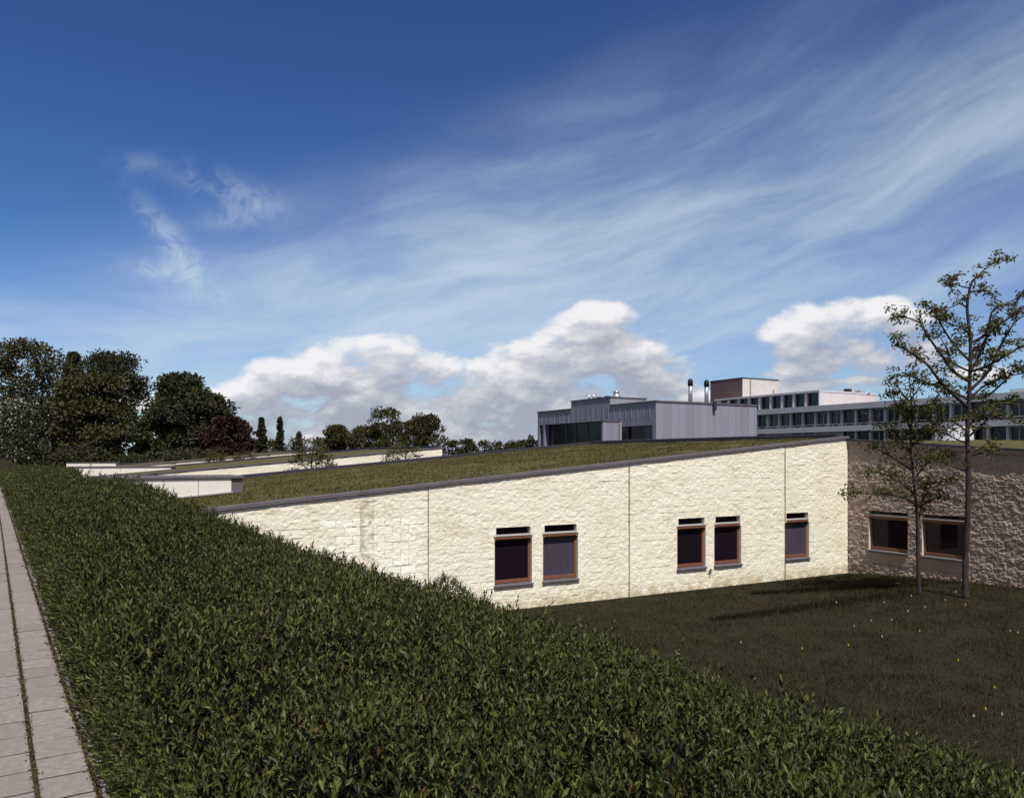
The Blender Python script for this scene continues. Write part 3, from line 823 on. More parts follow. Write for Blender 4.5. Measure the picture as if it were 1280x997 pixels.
G_, B_ = M['glass'], M['blind']
wing1 = wing('nearest wing: cream split-stone wall with five small timber windows under a sloping grass roof', 19.75, 36.5, .5, 25.8,
             [(10.60, 11.84, G_), (12.22, 13.46, B_), (17.37, 18.61, G_), (19.00, 20.24, G_), (22.42, 23.66, B_)], .032, (.6, 4.78, 25.5, 3.80, 4), 110000, False)
for (w0, w1, pm) in [(10.60, 11.84, G_), (12.22, 13.46, B_), (17.37, 18.61, G_), (19.00, 20.24, G_), (22.42, 23.66, B_)]:
    make_window(wing1, w0 - .5, w1 - .5, .68, 2.045, 2.385, .0, pm)
wing2 = wing('middle wing: white-walled grass roof wedge just behind the nearest grass roof', 56.8, 73.6, 0.0, 25.8, [], .16, (0.0, 7.0, 62.5, 3.72, 4), 0, True)
wing3 = wing('farthest wing: low white-walled roof wedge in front of the dark trees', 93.8, 110.6, 0.0, 25.8, [], .3, (0.0, 5.2, 99.5, 3.78, 2), 0, True)
# small tap pipe at the foot of the nearest wall
b = MB(); b.tube([(18.78 - .5, -.03, .66), (18.78 - .5, -.07, .66), (18.78 - .5, -.07, .50)], .018, 8); b.tube([(18.70 - .5, -.06, .60), (18.86 - .5, -.06, .60)], .014, 6)
b.build('tap', M['black'], wing1)

# --- the building on the right, its stone face raked by the sun
def right_building():
    u0 = 25.8; va, vb = 19.75, 8.5
    ox, oy = uv(u0, va)
    root = thing('stone_block_building', 'shaded grey-brown rough stone building with two dark windows behind the young trees', 'building', (ox, oy, 0), ROT - math.pi / 2)
    # local x runs along the wall towards the viewer (-v), local y into the building (+u)
    L = va - vb
    top = lambda a: 5.02 - .068 * a - .14
    holes = [(.90, 2.46, .93, 2.43), (2.98, 4.60, .93, 2.43)]
    ex = sorted({h[0] for h in holes} | {h[1] for h in holes})
    la = lines(0.0, L, .022, ex); lz = lines(-.2, 5.1, .022, [.93, 2.43])
    relief_wall('stone_wall', la, lz, top, holes, lambda a, h, z: (a, -h, z), 12, M['stone_grey'], root, None, 1.0, .14, 1.5)
    reveals(root, holes, 0.0)
    for (a0, a1, z0, z1) in holes:
        make_window(root, a0, a1, z0, 2.18, 2.43 - .03, .0, M['glass'])
    # thin brown sheet below each sill, standing in for the sill's cast shadow
    for (a0, a1, z0, z1) in holes:
        b = MB(); b.box(a0 - .02, a1 + .02, -.012, .03, .52, z0 - .01); b.build('sill_shadow_sheet', M['soil'], root)
    b = MB(); b.hexa([(.05, .24, -.2), (L, .24, -.2), (L, 16, -.2), (.05, 16, -.2)],
                     [(.05, .24, top(0)), (L, .24, top(L)), (L, 16, top(L) + .1), (.05, 16, top(0) + .1)]); b.build('side_walls', M['soil'], root)
    b = MB()
    b.hexa([(.0, -.05, top(0) + .003), (L, -.05, top(L) + .003), (L, .22, top(L) + .003), (.0, .22, top(0) + .003)],
           [(.0, -.05, top(0) + .14), (L, -.05, top(L) + .14), (L, .22, top(L) + .14), (.0, .22, top(0) + .14)]); b.build('fascia', M['soil'], root)
    b = MB()
    b.hexa([(.0, -.08, top(0) + .143), (L, -.08, top(L) + .143), (L, .34, top(L) + .143), (.0, .34, top(0) + .143)],
           [(.0, -.08, top(0) + .20), (L, -.08, top(L) + .20), (L, .34, top(L) + .20), (.0, .34, top(0) + .20)]); b.build('coping', M['flash'], root)
    na, nv = 46, 60
    A, Y = np.meshgrid(np.linspace(0, L, na), np.linspace(.30, 15.8, nv))
    Z = top(A) + .15 + .010 * Y + .10 * (fbm(A * .8, Y * .8, 4, 17) + .1)
    i = np.arange(na * nv).reshape(nv, na); q = np.stack([i[:-1, :-1], i[:-1, 1:], i[1:, 1:], i[1:, :-1]], -1).reshape(-1, 4)
    link('grass_roof', mesh_np('grass_roof', np.stack([A, Y, Z], -1), q, True), M['sedum'], root)
    return root
right_building()

# --- metal-clad hall
def metal_hall():
    u0, v0 = 39.08, 46.83
    ox, oy = uv(u0, v0)
    root = thing('metal_clad_hall', 'lilac-grey metal clad hall with stepped roofline standing behind the grass roof', 'building', (ox, oy, 0), ROT)
    L, D = 10.7, 17.3; zt = 8.66; zb = 0.0
    r = np.random.default_rng(1)
    # the hall's body leaves a recess at the left face below the overhang
    b = MB(); b.box(.0, L, .0, D, 7.42, zt - .06); b.box(.55, L, .0, D, zb, 7.419)
    b.box(0, .549, 0, .40, zb, 7.419); b.box(.0, .549, .401, 4.38, 6.85, 7.419); b.box(.0, .549, D - 1.25, D - .95, zb, 7.419); b.box(0, .549, D - .32, D, zb, 7.419)
    b.box(.002, 3.8, 5.8, 11.6, zt - .06, 9.30)
    for k in range(1, 15):
        x = k * L / 14.3
        b.box(x - .012, x + .012, -.022, 0, zb, zt - .10)
    for k in range(1, 23):
        y = k * D / 23
        b.box(-.03, 0, y - .012, y + .012, 7.44, zt - .10)
    b.build('wall', M['metal'], root)
    b = MB(); b.box(-.06, L + .05, -.06, 5.79, zt - .058, zt + .06); b.box(-.06, L + .05, 11.61, D + .05, zt - .058, zt + .06); b.box(3.81, L + .05, 5.791, 11.609, zt - .058, zt + .06)
    b.build('roof_edge', M['coping'], root)
    b = MB(); b.box(-.05, 3.86, 5.75, 11.65, 9.301, 9.40); b.build('upper_roof_edge', M['coping'], root)
    # dark glazed strips in the recess and the small projecting box
    b = MB(); b.box(.46, .54, .41, D - .33, 2.5, 7.41); gl = b.build('glazing', M['farglass'], root)
    for y in (3.9, 9.6, 11.4, 12.9):
        b = MB(); b.box(.40, .455, y, y + .08, 2.5, 7.41); b.build('mullion', M['coping'], gl)
    b = MB(); b.box(-1.75, -.01, 4.4, 4.62, 0, 7.25); pb = b.build('fin_wall', M['metal'], root)
    b = MB(); b.box(-1.80, -.01, 4.35, 4.67, 7.252, 7.36); b.build('fin_coping', M['coping'], pb)
    b = MB(); b.tube([(-.12, 4.26, 0), (-.12, 4.26, 7.2)], .11, 8); b.build('downpipe', M['tin'], pb)
    # vent slot low on the front, gutter hopper at the eave
    b = MB(); b.box(1.9, 3.3, -.10, .0, 5.45, 5.66); b.build('vent', M['black'], root)
    b = MB(); b.box(5.75, 6.0, -.25, -.062, zt - .55, zt + .1); b.build('hopper', M['flash'], root)
    b = MB(); b.box(3.6, 8.6, .9, 2.4, zt + .065, zt + .16); b.build('roof_plinth', M['coping'], root)
    for x in (4.35, 6.1):
        b = MB(); b.lathe(x + .55, 1.6, [(.17, zt + .162), (.17, zt + 1.62)], 14); fl = b.build('flue', M['steel'], root, True)
        b = MB(); b.lathe(x + .55, 1.6, [(.21, zt + 1.5), (.21, zt + 1.85), (.16, zt + 2.02), (.05, zt + 2.08)], 14); b.build('flue_cap', M['black'], fl, True)
    b = MB(); b.lathe(1.0, 6.3, [(.42, 9.402), (.42, 9.5), (.25, 9.55), (.25, 9.80), (.32, 9.83), (.1, 9.95)], 14); b.build('roof_fan', M['steel'], root, True)
    for y in (9.3, 9.95):
        b = MB(); b.lathe(.8, y, [(.10, 9.402), (.10, 9.85)], 8); b.build('vent_pipe', M['steel'], root, True)
    for y in (7.2, 8.4):
        b = MB(); b.box(.7, 1.2, y, y + .4, 9.402, 9.56); b.build('roof_box', M['black'], root)
    return root
metal_hall()

# --- long white office block behind
def office():
    U0 = 100.0; va, vb = 112.0, 40.0
    ox, oy = uv(U0, vb)
    root = thing('office_block', 'long white three storey office block with ribbon windows beyond the stone wall', 'building', (ox, oy, 0), ROT)
    D = va - vb; bay = 2.38; n = int(D / bay)
    for z0, z1 in ((4.75, 5.6), (8.2, 9.02), (11.4, 12.27)):
        b = MB(); b.box(0, 15, 0, D, z0, z1); b.build('floor_slab', M['white'], root)
    b = MB(); b.box(1.6, 15, .2, D - .2, 0, 11.39); b.build('core_wall', M['brownwall'], root)
    fl_parts = []
    b = MB(); b.box(.6, 15, D - .3, D, 0, 11.39); b.build('end_wall', M['white'], root)
    def window_row(z0, z1, y_list, x, parent):
        for k, y in enumerate(y_list):
            f = MB(); w = .07
            f.box(x, x + .1, y + .16, y + .16 + w, z0, z1); f.box(x, x + .1, y + bay - .16 - w, y + bay - .16, z0, z1)
            f.box(x, x + .1, y + .23, y + bay - .23, z1 - .12, z1); f.box(x, x + .1, y + bay * .5 - .04, y + bay * .5 + .04, z0, z1 - .12)
            f.box(x, x + .1, y + .23, y + bay - .23, z0, z0 + .09)
            wf = f.build('window', M['white'] if (k % 4) < 2 else M['brownwall'], parent)
            p = MB(); p.box(x + .04, x + .07, y + .2, y + bay - .2, z0 + .05, z1 - .05); p.build('pane', M['farglass'], wf)
    ys = [k * bay for k in range(n)]
    for z0, z1, yy in ((9.03, 11.39, ys), (5.61, 8.19, ys)):
        window_row(z0 + .25, z1 - .05, yy, 1.0, root)
        for y in yy:
            b = MB(); b.box(.55, .95, y - .14, y + .14, z0, z1); b.build('column', M['white'], root)
    for z in (9.02, 5.6):
        b = MB(); b.box(.06, .10, 0, D, z + .28, z + .34)
        for k in range(n * 2): b.box(.06, .10, k * bay / 2, k * bay / 2 + .04, z + .003, z + .28)
        b.build('railing', M['white'], root)
    # roof strip to the right, set back
    b = MB(); b.box(1.5, 15, 0, 14.5, 12.273, 12.75); b.build('roof_strip', M['white'], root)
    # penthouse with its own columns and brick flank
    p0, p1 = 43.2, 66.0
    b = MB(); b.box(3.0, 16.1, p0, p1, 12.273, 14.55); ph = b.build('penthouse', M['pinkwall'], root)
    b = MB(); b.box(1.95, 16.15, p0 - .06, p1, 14.553, 14.83); b.build('penthouse_roof', M['white'], ph)
    b = MB(); b.box(1.97, 2.99, p0 - .03, p0 + .16, 12.275, 14.55); b.build('penthouse_end_frame', M['white'], ph)
    for k in range(9):
        y = p0 + .5 + k * 2.4
        b = MB(); b.box(2.1, 2.5, y + 2.1, y + 2.4, 12.275, 14.55); b.build('penthouse_column', M['white'], ph)
        b = MB(); b.box(2.75, 2.85, y, y + 2.1, 12.35, 14.5); b.build('penthouse_window', M['farglass'], ph)
    # plant tower
    b = MB(); b.box(6.0, 15.2, 63.1, 71.2, 12.28, 18.6); tw = b.build('tower', M['pinkwall'], root)
    b = MB(); b.box(5.95, 5.998, 63.1, 71.2, 12.28, 18.6); b.build('tower_brick_face', M['brownwall'], tw)
    b = MB(); b.box(5.9, 15.3, 63.0, 71.3, 18.603, 18.75); b.build('tower_roof_edge', M['flash'], tw)
    for x in (7.9, 13.8):
        b = MB(); b.tube([(x, 62.98, 12.4), (x, 62.98, 18.3 if x < 9 else 16.8)], .09, 8); b.build('pipe', M['soil'], tw)
    b = MB(); b.box(13.4, 14.6, 44.4, 46.0, 14.835, 15.3); b.lathe(12.6, 45.4, [(.5, 14.84), (.5, 15.2), (.3, 15.5)], 12); b.build('roof_machinery', M['tin'], ph)
    b = MB(); b.box(9.5, 10.5, 43.8, 44.6, 14.84, 15.4); b.build('roof_hood', M['black'], ph)
    # brown stack at the right edge
    b = MB(); b.box(4.0, 8.0, 10.0, 13.2, 12.76, 14.6); b.build('brick_stack', M['brownwall'], root)
    # rounded white stair drum in front of the lower floor
    b = MB(); b.lathe(-.2, 20.4, [(2.3, 0), (2.3, 8.25)], 32); b.build('stair_drum', mat('drum_white', (.34, .34, .37), .6, .3), root, True)
    return root
office()

# ------------------------------------------------------------------ trees
def bough_leaves(P, r, n, size, spread, droop=.5):
    """tufts of hanging young leaves around points P"""
    P = np.repeat(np.asarray(P), n, axis=0)
    C = P + r.normal(0, spread, P.shape) * np.array([1, 1, .6])
    D = r.normal(0, 1, C.shape); D[:, 2] = D[:, 2] * .6 - droop; D /= np.linalg.norm(D, axis=1)[:, None]
    sz = size * (.6 + .8 * r.random(len(C)))
    return leaf_arrays(C, D, sz, sz * .42, r, .15, False)

def smooth_path(P, n=5):
    P = np.array(P, float); out = []
    for i in range(len(P) - 1):
        p0 = P[max(i - 1, 0)]; p1 = P[i]; p2 = P[i + 1]; p3 = P[min(i + 2, len(P) - 1)]
        for k in range(n):
            t = k / n
            out.append(.5 * ((2 * p1) + (-p0 + p2) * t + (2 * p0 - 5 * p1 + 4 * p2 - p3) * t * t + (-p0 + 3 * p1 - 3 * p2 + p3) * t ** 3))
    out.append(P[-1]); return np.array(out)

def young_tree(name, label, loc, trunk, boughs, r_base, seed, leaf, group=None, twig_gap=.30, cl=24, spread=.085, bare=.12):
    """trunk and boughs are (x, z) outlines in metres from the foot; every bough gets its own run in depth"""
    r = np.random.default_rng(seed)
    root = thing(name, label, 'tree', loc, 0, group)
    tr = smooth_path([(x, .04 * math.sin(z * 1.7), z) for x, z in trunk])
    L = np.linspace(0, 1, len(tr)); rad = r_base * (1 - L) ** 1.0 + .008
    rad[0] *= 1.25
    b = MB(); b.tube(tr, rad, 10); b.build('trunk', M['bark'], root, True)
    tips = []
    bb = MB()
    def at_height(z): return tr[np.argmin(np.abs(tr[:, 2] - z))]
    for q, B in enumerate(boughs):
        slope = r.uniform(-.30, .14); s0 = at_height(B[0][1]); ry = s0[1]
        pts = []
        acc = 0
        for k, (x, z) in enumerate(B):
            if k: acc += math.hypot(x - B[k - 1][0], z - B[k - 1][1])
            pts.append((x, ry + slope * acc + .06 * r.normal(), z))
        pts[0] = tuple(s0)
        S = smooth_path(pts, 6); Ls = np.linspace(0, 1, len(S))
        ln = np.linalg.norm(np.diff(S, axis=0), axis=1).sum()
        bb.tube(S, (.011 + .010 * ln) * (1 - Ls) ** .8 + .006, 6)
        # side twigs ending in tufts
        seg = np.concatenate([[0], np.cumsum(np.linalg.norm(np.diff(S, axis=0), axis=1))])
        d = max(.35, ln * bare)
        while d < ln:
            p = np.array([np.interp(d, seg, S[:, i]) for i in range(3)])
            tl = (.18 + .42 * r.random()) * (.6 + .5 * (1 - d / ln))
            dv = r.normal(0, 1, 3); dv[2] = abs(dv[2]) * .6 + .25; dv /= np.linalg.norm(dv)
            e = p + dv * tl; m_ = (p + e) / 2 + r.normal(0, .03, 3)
            bb.tube([p, m_, e], [.008, .006, .003], 4, False)
            tips.append(e)
            if tl > .3: tips.append(m_)
            if r.random() < .5: tips.append(p + r.normal(0, .05, 3))
            d += twig_gap * (.6 + .8 * r.random())
        tips.append(S[-1]); tips.append(S[-3])
    for p in tr[int(len(tr) * .55):]:
        if r.random() < .6:
            dv = r.normal(0, .11, 3); tips.append(p + dv); bb.tube([p, p + dv], [.008, .003], 4, False)
    bb.build('branches', M['bark'], root, True)
    V, F = bough_leaves(tips, r, cl, leaf, spread)
    link('foliage', mesh_np('foliage', V, F), M['young_leaf'], root)
    return root

def from_photo(px0, py0, k, pts):
    return [((x - px0) * k, (py0 - y) * k) for x, y in pts]
Zm = lambda pts: [(1060 + x / 3.836, 300 + y / 3.836) for x, y in pts]
def tall_tree():
    d = 22.8; k = d / 985; X0, Y0 = (1207 - 640) * k, d
    z0 = float(ground_z(np.array(X0), np.array(Y0)))
    f = lambda pts: from_photo(1207, 750, k, pts)
    trunk = [(1207, 752), (1208, 700), (1209, 640), (1211, 580), (1210, 540), (1211, 490), (1213, 430), (1210, 386), (1214, 357), (1221, 348), (1240, 331), (1262, 322)]
    bs = [Zm(b_) for b_ in (
        [(575, 800), (430, 700), (330, 610), (220, 550), (175, 530), (170, 490)],
        [(580, 700), (510, 640), (420, 560), (340, 460), (310, 420), (240, 390), (170, 388)],
        [(585, 570), (520, 510), (460, 440), (420, 380), (390, 340), (368, 312)],
        [(590, 470), (540, 430), (480, 400), (470, 360)],
        [(575, 330), (540, 310), (490, 330), (430, 342)],
        [(590, 235), (540, 230), (440, 205)],
        [(590, 720), (650, 650), (700, 560), (750, 450), (800, 390), (880, 350)],
        [(590, 620), (640, 540), (690, 430), (710, 340), (770, 310), (850, 250)],
        [(590, 580), (650, 500), (690, 440), (700, 400)],
        [(600, 790), (690, 740), (800, 640), (900, 610)],
        [(580, 640), (660, 610), (760, 540), (880, 470), (960, 440)],
        [(580, 520), (640, 470), (720, 400), (800, 330), (900, 290)],
        [(590, 260), (640, 255), (700, 262)],
        [(575, 760), (480, 720), (380, 690), (300, 660), (220, 650)],
        [(580, 760), (660, 700), (760, 660), (880, 640)],
        [(585, 660), (500, 590), (470, 520), (430, 440)],
        [(580, 880), (660, 850), (720, 790), (850, 800), (960, 850)],
        [(575, 930), (500, 880), (440, 840), (400, 800)])]
    Z7 = lambda pts: [(1130 + x / 7.12, 460 + y / 7.12) for x, y in pts]
    bs += [Z7([(605, 820), (690, 770), (760, 735), (830, 720)]), Z7([(550, 940), (430, 880), (280, 810), (200, 800)]),
           Z7([(560, 690), (480, 650), (400, 600), (270, 540)]), Z7([(590, 600), (680, 520), (750, 440), (850, 470), (1000, 480)])]
    young_tree('young_tree', 'taller thin tree with open spring crown at the right edge of the lawn', (X0, Y0, z0 - .03), f(trunk), [f(b_) for b_ in bs], .085, 3, .11,
               'young courtyard trees', .27, 25, .085, .07)
tall_tree()

def small_tree():
    d = 23.6; k = d / 985; X0, Y0 = (1149 - 640) * k, d
    z0 = float(ground_z(np.array(X0), np.array(Y0)))
    f = lambda pts: from_photo(1149, 746, k, pts)
    trunk = [(1149, 748), (1148, 690), (1146, 650), (1143, 620), (1141, 590), (1139, 560), (1140, 520), (1137, 490), (1136, 468)]
    bs = [[(1146, 640), (1165, 625), (1180, 622), (1200, 628)], [(1143, 620), (1125, 605), (1105, 595), (1082, 590)], [(1143, 630), (1120, 622), (1090, 618), (1052, 618)],
          [(1141, 590), (1120, 575), (1100, 565), (1085, 560)], [(1141, 600), (1160, 580), (1175, 570), (1195, 572)], [(1139, 565), (1120, 545), (1105, 535), (1095, 530)],
          [(1139, 560), (1158, 545), (1170, 530), (1180, 525)], [(1140, 535), (1122, 515), (1112, 500), (1107, 492)], [(1140, 530), (1158, 512), (1168, 500)],
          [(1138, 505), (1125, 488), (1118, 478)], [(1138, 500), (1150, 485), (1160, 480)], [(1146, 655), (1152, 640), (1153, 615), (1160, 600)],
          [(1140, 575), (1128, 560), (1110, 550)], [(1140, 550), (1160, 535), (1185, 545)], [(1142, 612), (1165, 605), (1185, 600)], [(1139, 545), (1130, 520), (1128, 505)]]
    young_tree('young_tree', 'shorter young tree with low leafy crown left of the taller one on the lawn', (X0, Y0, z0 - .03), f(trunk), [f(b_) for b_ in bs], .056, 9, .105,
               'young courtyard trees', .17, 20, .11, .04)
small_tree()

# trees whose tops show out of the hidden courtyards between the wings
def court_tree(px, d, ztop, width, seed, label):
    X = (px - 640) / 985 * d; r = random.Random(seed)
    h = ztop - .1
    trunk = [(0, 0), (.05, h * .35), (-.04, h * .6), (.03, h * .82), (.10 + .1 * r.random(), h)]
    bs = []
    for k in range(14):
        z = h * (.42 + .5 * k / 14); s_ = -1 if k % 2 else 1; w = width * (1.05 - .7 * k / 14) * (.7 + .5 * r.random())
        bs.append([(0, z), (s_ * w * .4, z + .3 * w), (s_ * w * .8, z + .45 * w), (s_ * w, z + .5 * w)])
    young_tree('courtyard_tree', label, (X, d, .0), trunk, bs, .07, seed, .14, 'trees in the hidden courtyards', .3, 26, .15)
court_tree(390, 47, 5.9, 1.5, 21, 'left of two leafy tree tops against the white wall behind the grass roof')
court_tree(506, 50, 5.4, 1.6, 22, 'right of two leafy tree tops against the white wall behind the grass roof')
court_tree(270, 86, 5.2, 1.6, 23, 'faint sapling top before the dark wood, left of a similar sapling')
court_tree(305, 86, 5.0, 1.8, 24, 'faint sapling top below the red beech, right of a similar sapling')

# --- the wood in the distance: every tree its own crown of leaf clumps, trunk and limbs
def wood_tree(name, label, px, d, ytop, half, cols, seed, shape='round', zbase=2.9, n_cl=80, per=95, leaf=.5, group='trees beyond the wings', low=.05, ybase=None, rough_top=.0):
    r = np.random.default_rng(seed)
    k = d / 985; X = (px - 640) * k; H = CAMZ + (571 - ytop) * k - zbase; W_ = half * k
    root = thing(name, label, 'tree', (X, d, zbase), 0, group)
    th = H * (.75 if shape != 'cone' else .95)
    b = MB(); tr = smooth_path([(0, 0, -.3), (.02 * H * r.normal(), .02 * H * r.normal(), th * .4), (.02 * H * r.normal(), 0, th)], 5)
    b.tube(tr, np.linspace(.026 * H, .006 * H, len(tr)), 8); b.build('trunk', M['bark'], root, True)
    cs, rs = [], []
    tries = 0
    while len(cs) < n_cl and tries < 8000:
        tries += 1
        z = low + (1 - low) * r.random()
        if shape == 'round': prof = math.sqrt(max(0, 1 - ((z - .48) / .54) ** 2)) ** .8
        elif shape == 'cone': prof = (1 - z) ** .85 + .03
        elif shape == 'vase': prof = (.35 + .75 * z) * math.sqrt(max(0, 1 - ((z - .55) / .47) ** 2))
        else: prof = math.sqrt(max(0, 1 - ((z - .30) / .72) ** 2))
        a = r.random() * 6.283
        q = .35 + .62 * r.random() ** .5
        if shape == 'cone': q = .55 + .45 * r.random()
        w = W_ * prof * q * (1 + .16 * math.sin(3 * a + seed) + .12 * math.sin(5 * z * 6.3 + seed))
        cs.append((w * math.cos(a), w * math.sin(a), z * H)); rs.append(W_ * (.17 + .16 * r.random()) * (.5 if shape == 'cone' else 1.0))
    cs = np.array(cs); rs = np.array(rs)
    cs[:, 2] = np.minimum(cs[:, 2], H - rs * .6)
    lim = MB()
    for c in cs[:: max(1, n_cl // 16)]:
        z0 = min(th * .9, max(H * .12, c[2] * .6)); p0 = tr[np.argmin(np.abs(tr[:, 2] - z0))]
        lim.tube([p0, (p0 + c) / 2 + r.normal(0, .02 * H, 3), c], [.009 * H, .006 * H, .002 * H], 5, False)
    lim.build('limbs', M['bark'], root, True)
    n = int(per * 1.7)
    C = np.repeat(cs, n, 0); RR = np.repeat(rs, n)
    dv = r.normal(0, 1, C.shape); dv /= np.linalg.norm(dv, axis=1)[:, None]
    C = C + dv * (RR * (.45 + .75 * r.random(len(C))))[:, None] * np.array([1.15, 1.15, .8])
    C[:, 2] = np.maximum(C[:, 2], .05)
    D = dv + r.normal(0, .7, dv.shape)
    if shape == 'cone': D[:, 2] -= .8
    elif rough_top: D[:, 2] += rough_top
    D /= np.linalg.norm(D, axis=1)[:, None]
    sz = leaf * (.6 + .8 * r.random(len(C)))
    V, F = leaf_arrays(C, D, sz, sz * .55, r, .2, False)
    link('foliage', mesh_np('foliage', V, F), leaf_mat(name + '_leaf', cols, .6, .2, .15), root)
    return root

DK = [(.018, .020, .011), (.036, .037, .017), (.055, .052, .023)]
OL = [(.032, .031, .014), (.058, .053, .020), (.082, .072, .028)]
GR = [(.018, .022, .008), (.036, .042, .014), (.052, .056, .019)]
YG = [(.032, .033, .011), (.053, .051, .016), (.072, .065, .022)]
RD = [(.020, .010, .009), (.034, .015, .013), (.046, .022, .017)]
wood_tree('broadleaf_tree', 'tall ragged dark tree with an open twiggy top at the left edge', 32, 112, 428, 48, OL, 31, 'vase', n_cl=150, per=70, rough_top=.5, leaf=.42)
wood_tree('fir_tree', 'dark pointed fir rising between the ragged tree and the feathery cedar', 92, 118, 442, 30, DK, 32, 'cone', n_cl=110, per=80, leaf=.45)
wood_tree('cedar_tree', 'dark feathery cedar with fringed crown leaning over the round olive tree', 138, 120, 443, 42, DK, 33, 'round', n_cl=85, per=95, rough_top=.7, low=.38, leaf=.42)
wood_tree('oak_tree', 'round olive-yellow tree standing in front of the dark cedar', 119, 108, 470, 42, YG, 34, 'round', n_cl=95, per=100)
wood_tree('broadleaf_tree', 'dark green tree filling the left shade under the ragged tree', 60, 113, 500, 62, DK, 35, 'bush', n_cl=95, per=100)
wood_tree('hawthorn_tree', 'hawthorn covered in white blossom at the far left of the hedge', 4, 96, 494, 44, [(.016, .018, .008), (.030, .032, .012), (.02, .022, .01), (.04, .042, .018), (.03, .03, .012), (.024, .026, .01), (.05, .05, .03), (.48, .47, .38), (.03, .03, .014)], 36, 'round', zbase=4.0, n_cl=60, per=70, leaf=.30)
wood_tree('broadleaf_tree', 'leafy green tree with a high rounded top right of the gap in the wood', 228, 114, 470, 36, GR, 37, 'vase', n_cl=95, per=90)
wood_tree('broadleaf_tree', 'low dark green tree beside the gap in the wood', 204, 110, 503, 27, GR, 38, 'bush', n_cl=80, per=100)
wood_tree('broadleaf_tree', 'dark tree sloping down to the red beech', 257, 112, 492, 32, DK, 39, 'bush', n_cl=90, per=100)
wood_tree('copper_beech', 'dark red copper beech at the right end of the wood', 286, 108, 524, 27, RD, 40, 'bush', n_cl=80, per=95)
wood_tree('conifer_tree', 'dark narrow conifer, the broader one of a pair right of the red beech', 327, 125, 523, 9.5, DK, 41, 'cone', n_cl=90, per=60, leaf=.36)
wood_tree('conifer_tree', 'dark narrow conifer, the slimmer one of a pair right of the red beech', 350, 128, 521, 6.5, DK, 42, 'cone', n_cl=90, per=50, leaf=.36)
wood_tree('conifer_tree', 'smallest dark conifer just left of the courtyard tree top', 374, 130, 541, 6, DK, 43, 'cone', n_cl=50, per=50, leaf=.36)
wood_tree('broadleaf_tree', 'round grey-green bush-like tree right of the smallest conifer', 421, 120, 533, 19, OL, 44, 'bush', n_cl=60, per=90, rough_top=.5, leaf=.36)
wood_tree('broadleaf_tree', 'low brown-green tree before the yellow-green one', 456, 122, 535, 22, OL, 45, 'bush', n_cl=60, per=80, leaf=.36)
wood_tree('broadleaf_tree', 'loose yellow-green tree, tallest of the trees over the white wall', 484, 118, 511, 22, YG, 46, 'round', n_cl=70, per=60, rough_top=.6, leaf=.36)
wood_tree('broadleaf_tree', 'spiky dark round tree nearest the right end of the white wall', 531, 118, 520, 25, OL, 47, 'bush', n_cl=75, per=75, rough_top=.9, leaf=.38)
rr = random.Random(4)
for k, (px, yt, hw, d) in enumerate([(566, 552, 12, 260), (584, 550, 13, 250), (604, 551, 14, 270), (622, 553, 12, 255), (640, 552, 12, 262), (663, 545, 9, 200), (655, 551, 12, 240),
                                   (310, 548, 14, 180), (340, 551, 20, 190), (366, 549, 16, 185), (400, 549, 14, 200), (680, 553, 14, 260)]):
    wood_tree('distant_tree', 'small dark tree of the far tree line on the horizon', px, d, yt, hw, DK if k % 2 else OL, 60 + k, 'bush', 1.5, 24, 45, .7 if d > 210 else .5, 'far tree line')
wood_tree('shrub', 'low dark green shrub under the gap in the wood', 172, 104, 570, 26, GR, 55, 'bush', n_cl=40, per=60, leaf=.32, group='low shrubs at the wood edge')
wood_tree('shrub', 'low dark shrub under the round olive tree', 105, 103, 560, 34, DK, 56, 'bush', n_cl=50, per=60, leaf=.32, group='low shrubs at the wood edge')
wood_tree('shrub', 'low dark shrub below the tree sloping to the beech', 240, 103, 563, 40, DK, 57, 'bush', n_cl=50, per=60, leaf=.32, group='low shrubs at the wood edge')
wood_tree('shrub', 'low dark shrub beside the mound at the far left', 40, 107, 552, 40, DK, 58, 'bush', n_cl=50, per=60, leaf=.32, group='low shrubs at the wood edge')

# white house glimpsed through the gap
def white_house():
    d = 127; k = d / 985; X = (170 - 640) * k
    root = thing('white_house', 'small white house glimpsed through the gap in the dark wood', 'house', (X, d, 2.9), .1)
    b = MB(); b.box(-1.3, 1.3, .2, 6, 0, 2.5); w = b.build('wall', M['white'], root)
    b = MB(); b.box(-1.6, 1.6, -.4, 6, .5, .75); b.build('balcony', M['panel'], root)
    b = MB(); b.box(-.35, .35, -.3, .19, 0, 2.3); b.build('porch_post', M['panel'], root)
    b = MB(); b.hexa([(-1.6, -.1, 2.503), (1.6, -.1, 2.503), (1.6, 6.2, 2.503), (-1.6, 6.2, 2.503)], [(-.1, -.1, 3.6), (.1, -.1, 3.6), (.1, 6.2, 3.6), (-.1, 6.2, 3.6)]); b.build('roof', M['brownwall'], root)
    for x in (-1.0, .5):
        b = MB(); b.box(x, x + .5, .15, .197, 1.1, 2.1); b.build('window', M['glass'], w)
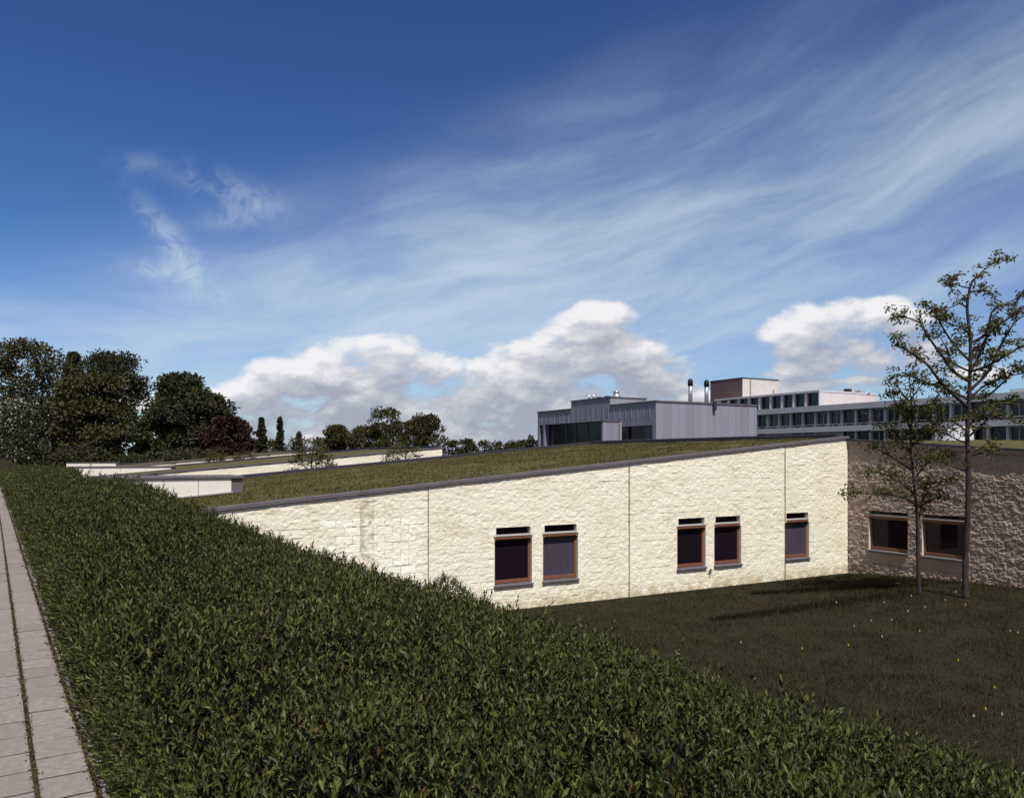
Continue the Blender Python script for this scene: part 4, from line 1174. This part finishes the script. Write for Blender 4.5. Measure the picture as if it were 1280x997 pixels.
white_house()

# ------------------------------------------------------------------ flowers in the lawn
def flowers():
    yel = mat('dandelion_yellow', (.30, .21, .03), .8, .1); wht = mat('daisy_white', (.36, .35, .33), .8, .1)
    stem_m = mat('flower_stem', (.04, .05, .015), .8, .1)
    def flower(kind, R_, m_, label, group):
        root = thing(kind, label, 'flower', (0, 0, 0), 0, group)
        b = MB(); b.tube([(0, 0, -.02), (.01, 0, .10), (.0, .01, .15)], .004, 5); b.build('stem', stem_m, root)
        b = MB(); b.lathe(0, .01, [(R_ * .35, .140), (R_ * .9, .150), (R_, .165), (R_ * .75, .185), (R_ * .3, .195)], 9); b.build('flower_head', m_, root)
        return root
    def spots(px_list):
        out = []
        for px, py in px_list:
            d = 4.2 * 985 / (py - 571)
            for _ in range(4):
                x = (px - 640) * d / 985; z = float(ground_z(np.array(x), np.array(d))) + .13; d = (CAMZ - z) * 985 / (py - 571)
            out.append(((px - 640) * d / 985, d, float(ground_z(np.array((px - 640) * d / 985), np.array(d)))))
        return out
    Y_ = [(1198, 827), (1150, 790), (1243, 861), (1231, 888), (1060, 808), (1207, 757), (1003, 812), (1272, 792), (1181, 751)]
    W_ = [(1139, 746), (1103, 797), (1105, 754), (1216, 897), (1252, 895), (1089, 777), (1115, 776), (1135, 765), (1045, 754), (1156, 760), (1068, 784), (1195, 741), (926, 804), (1262, 790)]
    for kind, R_, m_, lab, grp, pts in (('dandelion', .019, yel, 'small yellow dandelion flower in the dark lawn', 'dandelions in the lawn', Y_),
                                      ('daisy', .013, wht, 'small white daisy flower in the dark lawn', 'daisies in the lawn', W_)):
        proto = flower(kind, R_, m_, lab, grp)
        for k, p in enumerate(spots(pts)):
            if k == 0: o = proto
            else:
                o = proto.copy(); COL.objects.link(o)
                for c in proto.children:
                    q = c.copy(); COL.objects.link(q); q.parent = o
            o.location = p; o.rotation_euler.z = k * 1.3
flowers()

SC.cycles.max_bounces = 6; SC.cycles.transparent_max_bounces = 4
SC.cycles.use_denoising = True
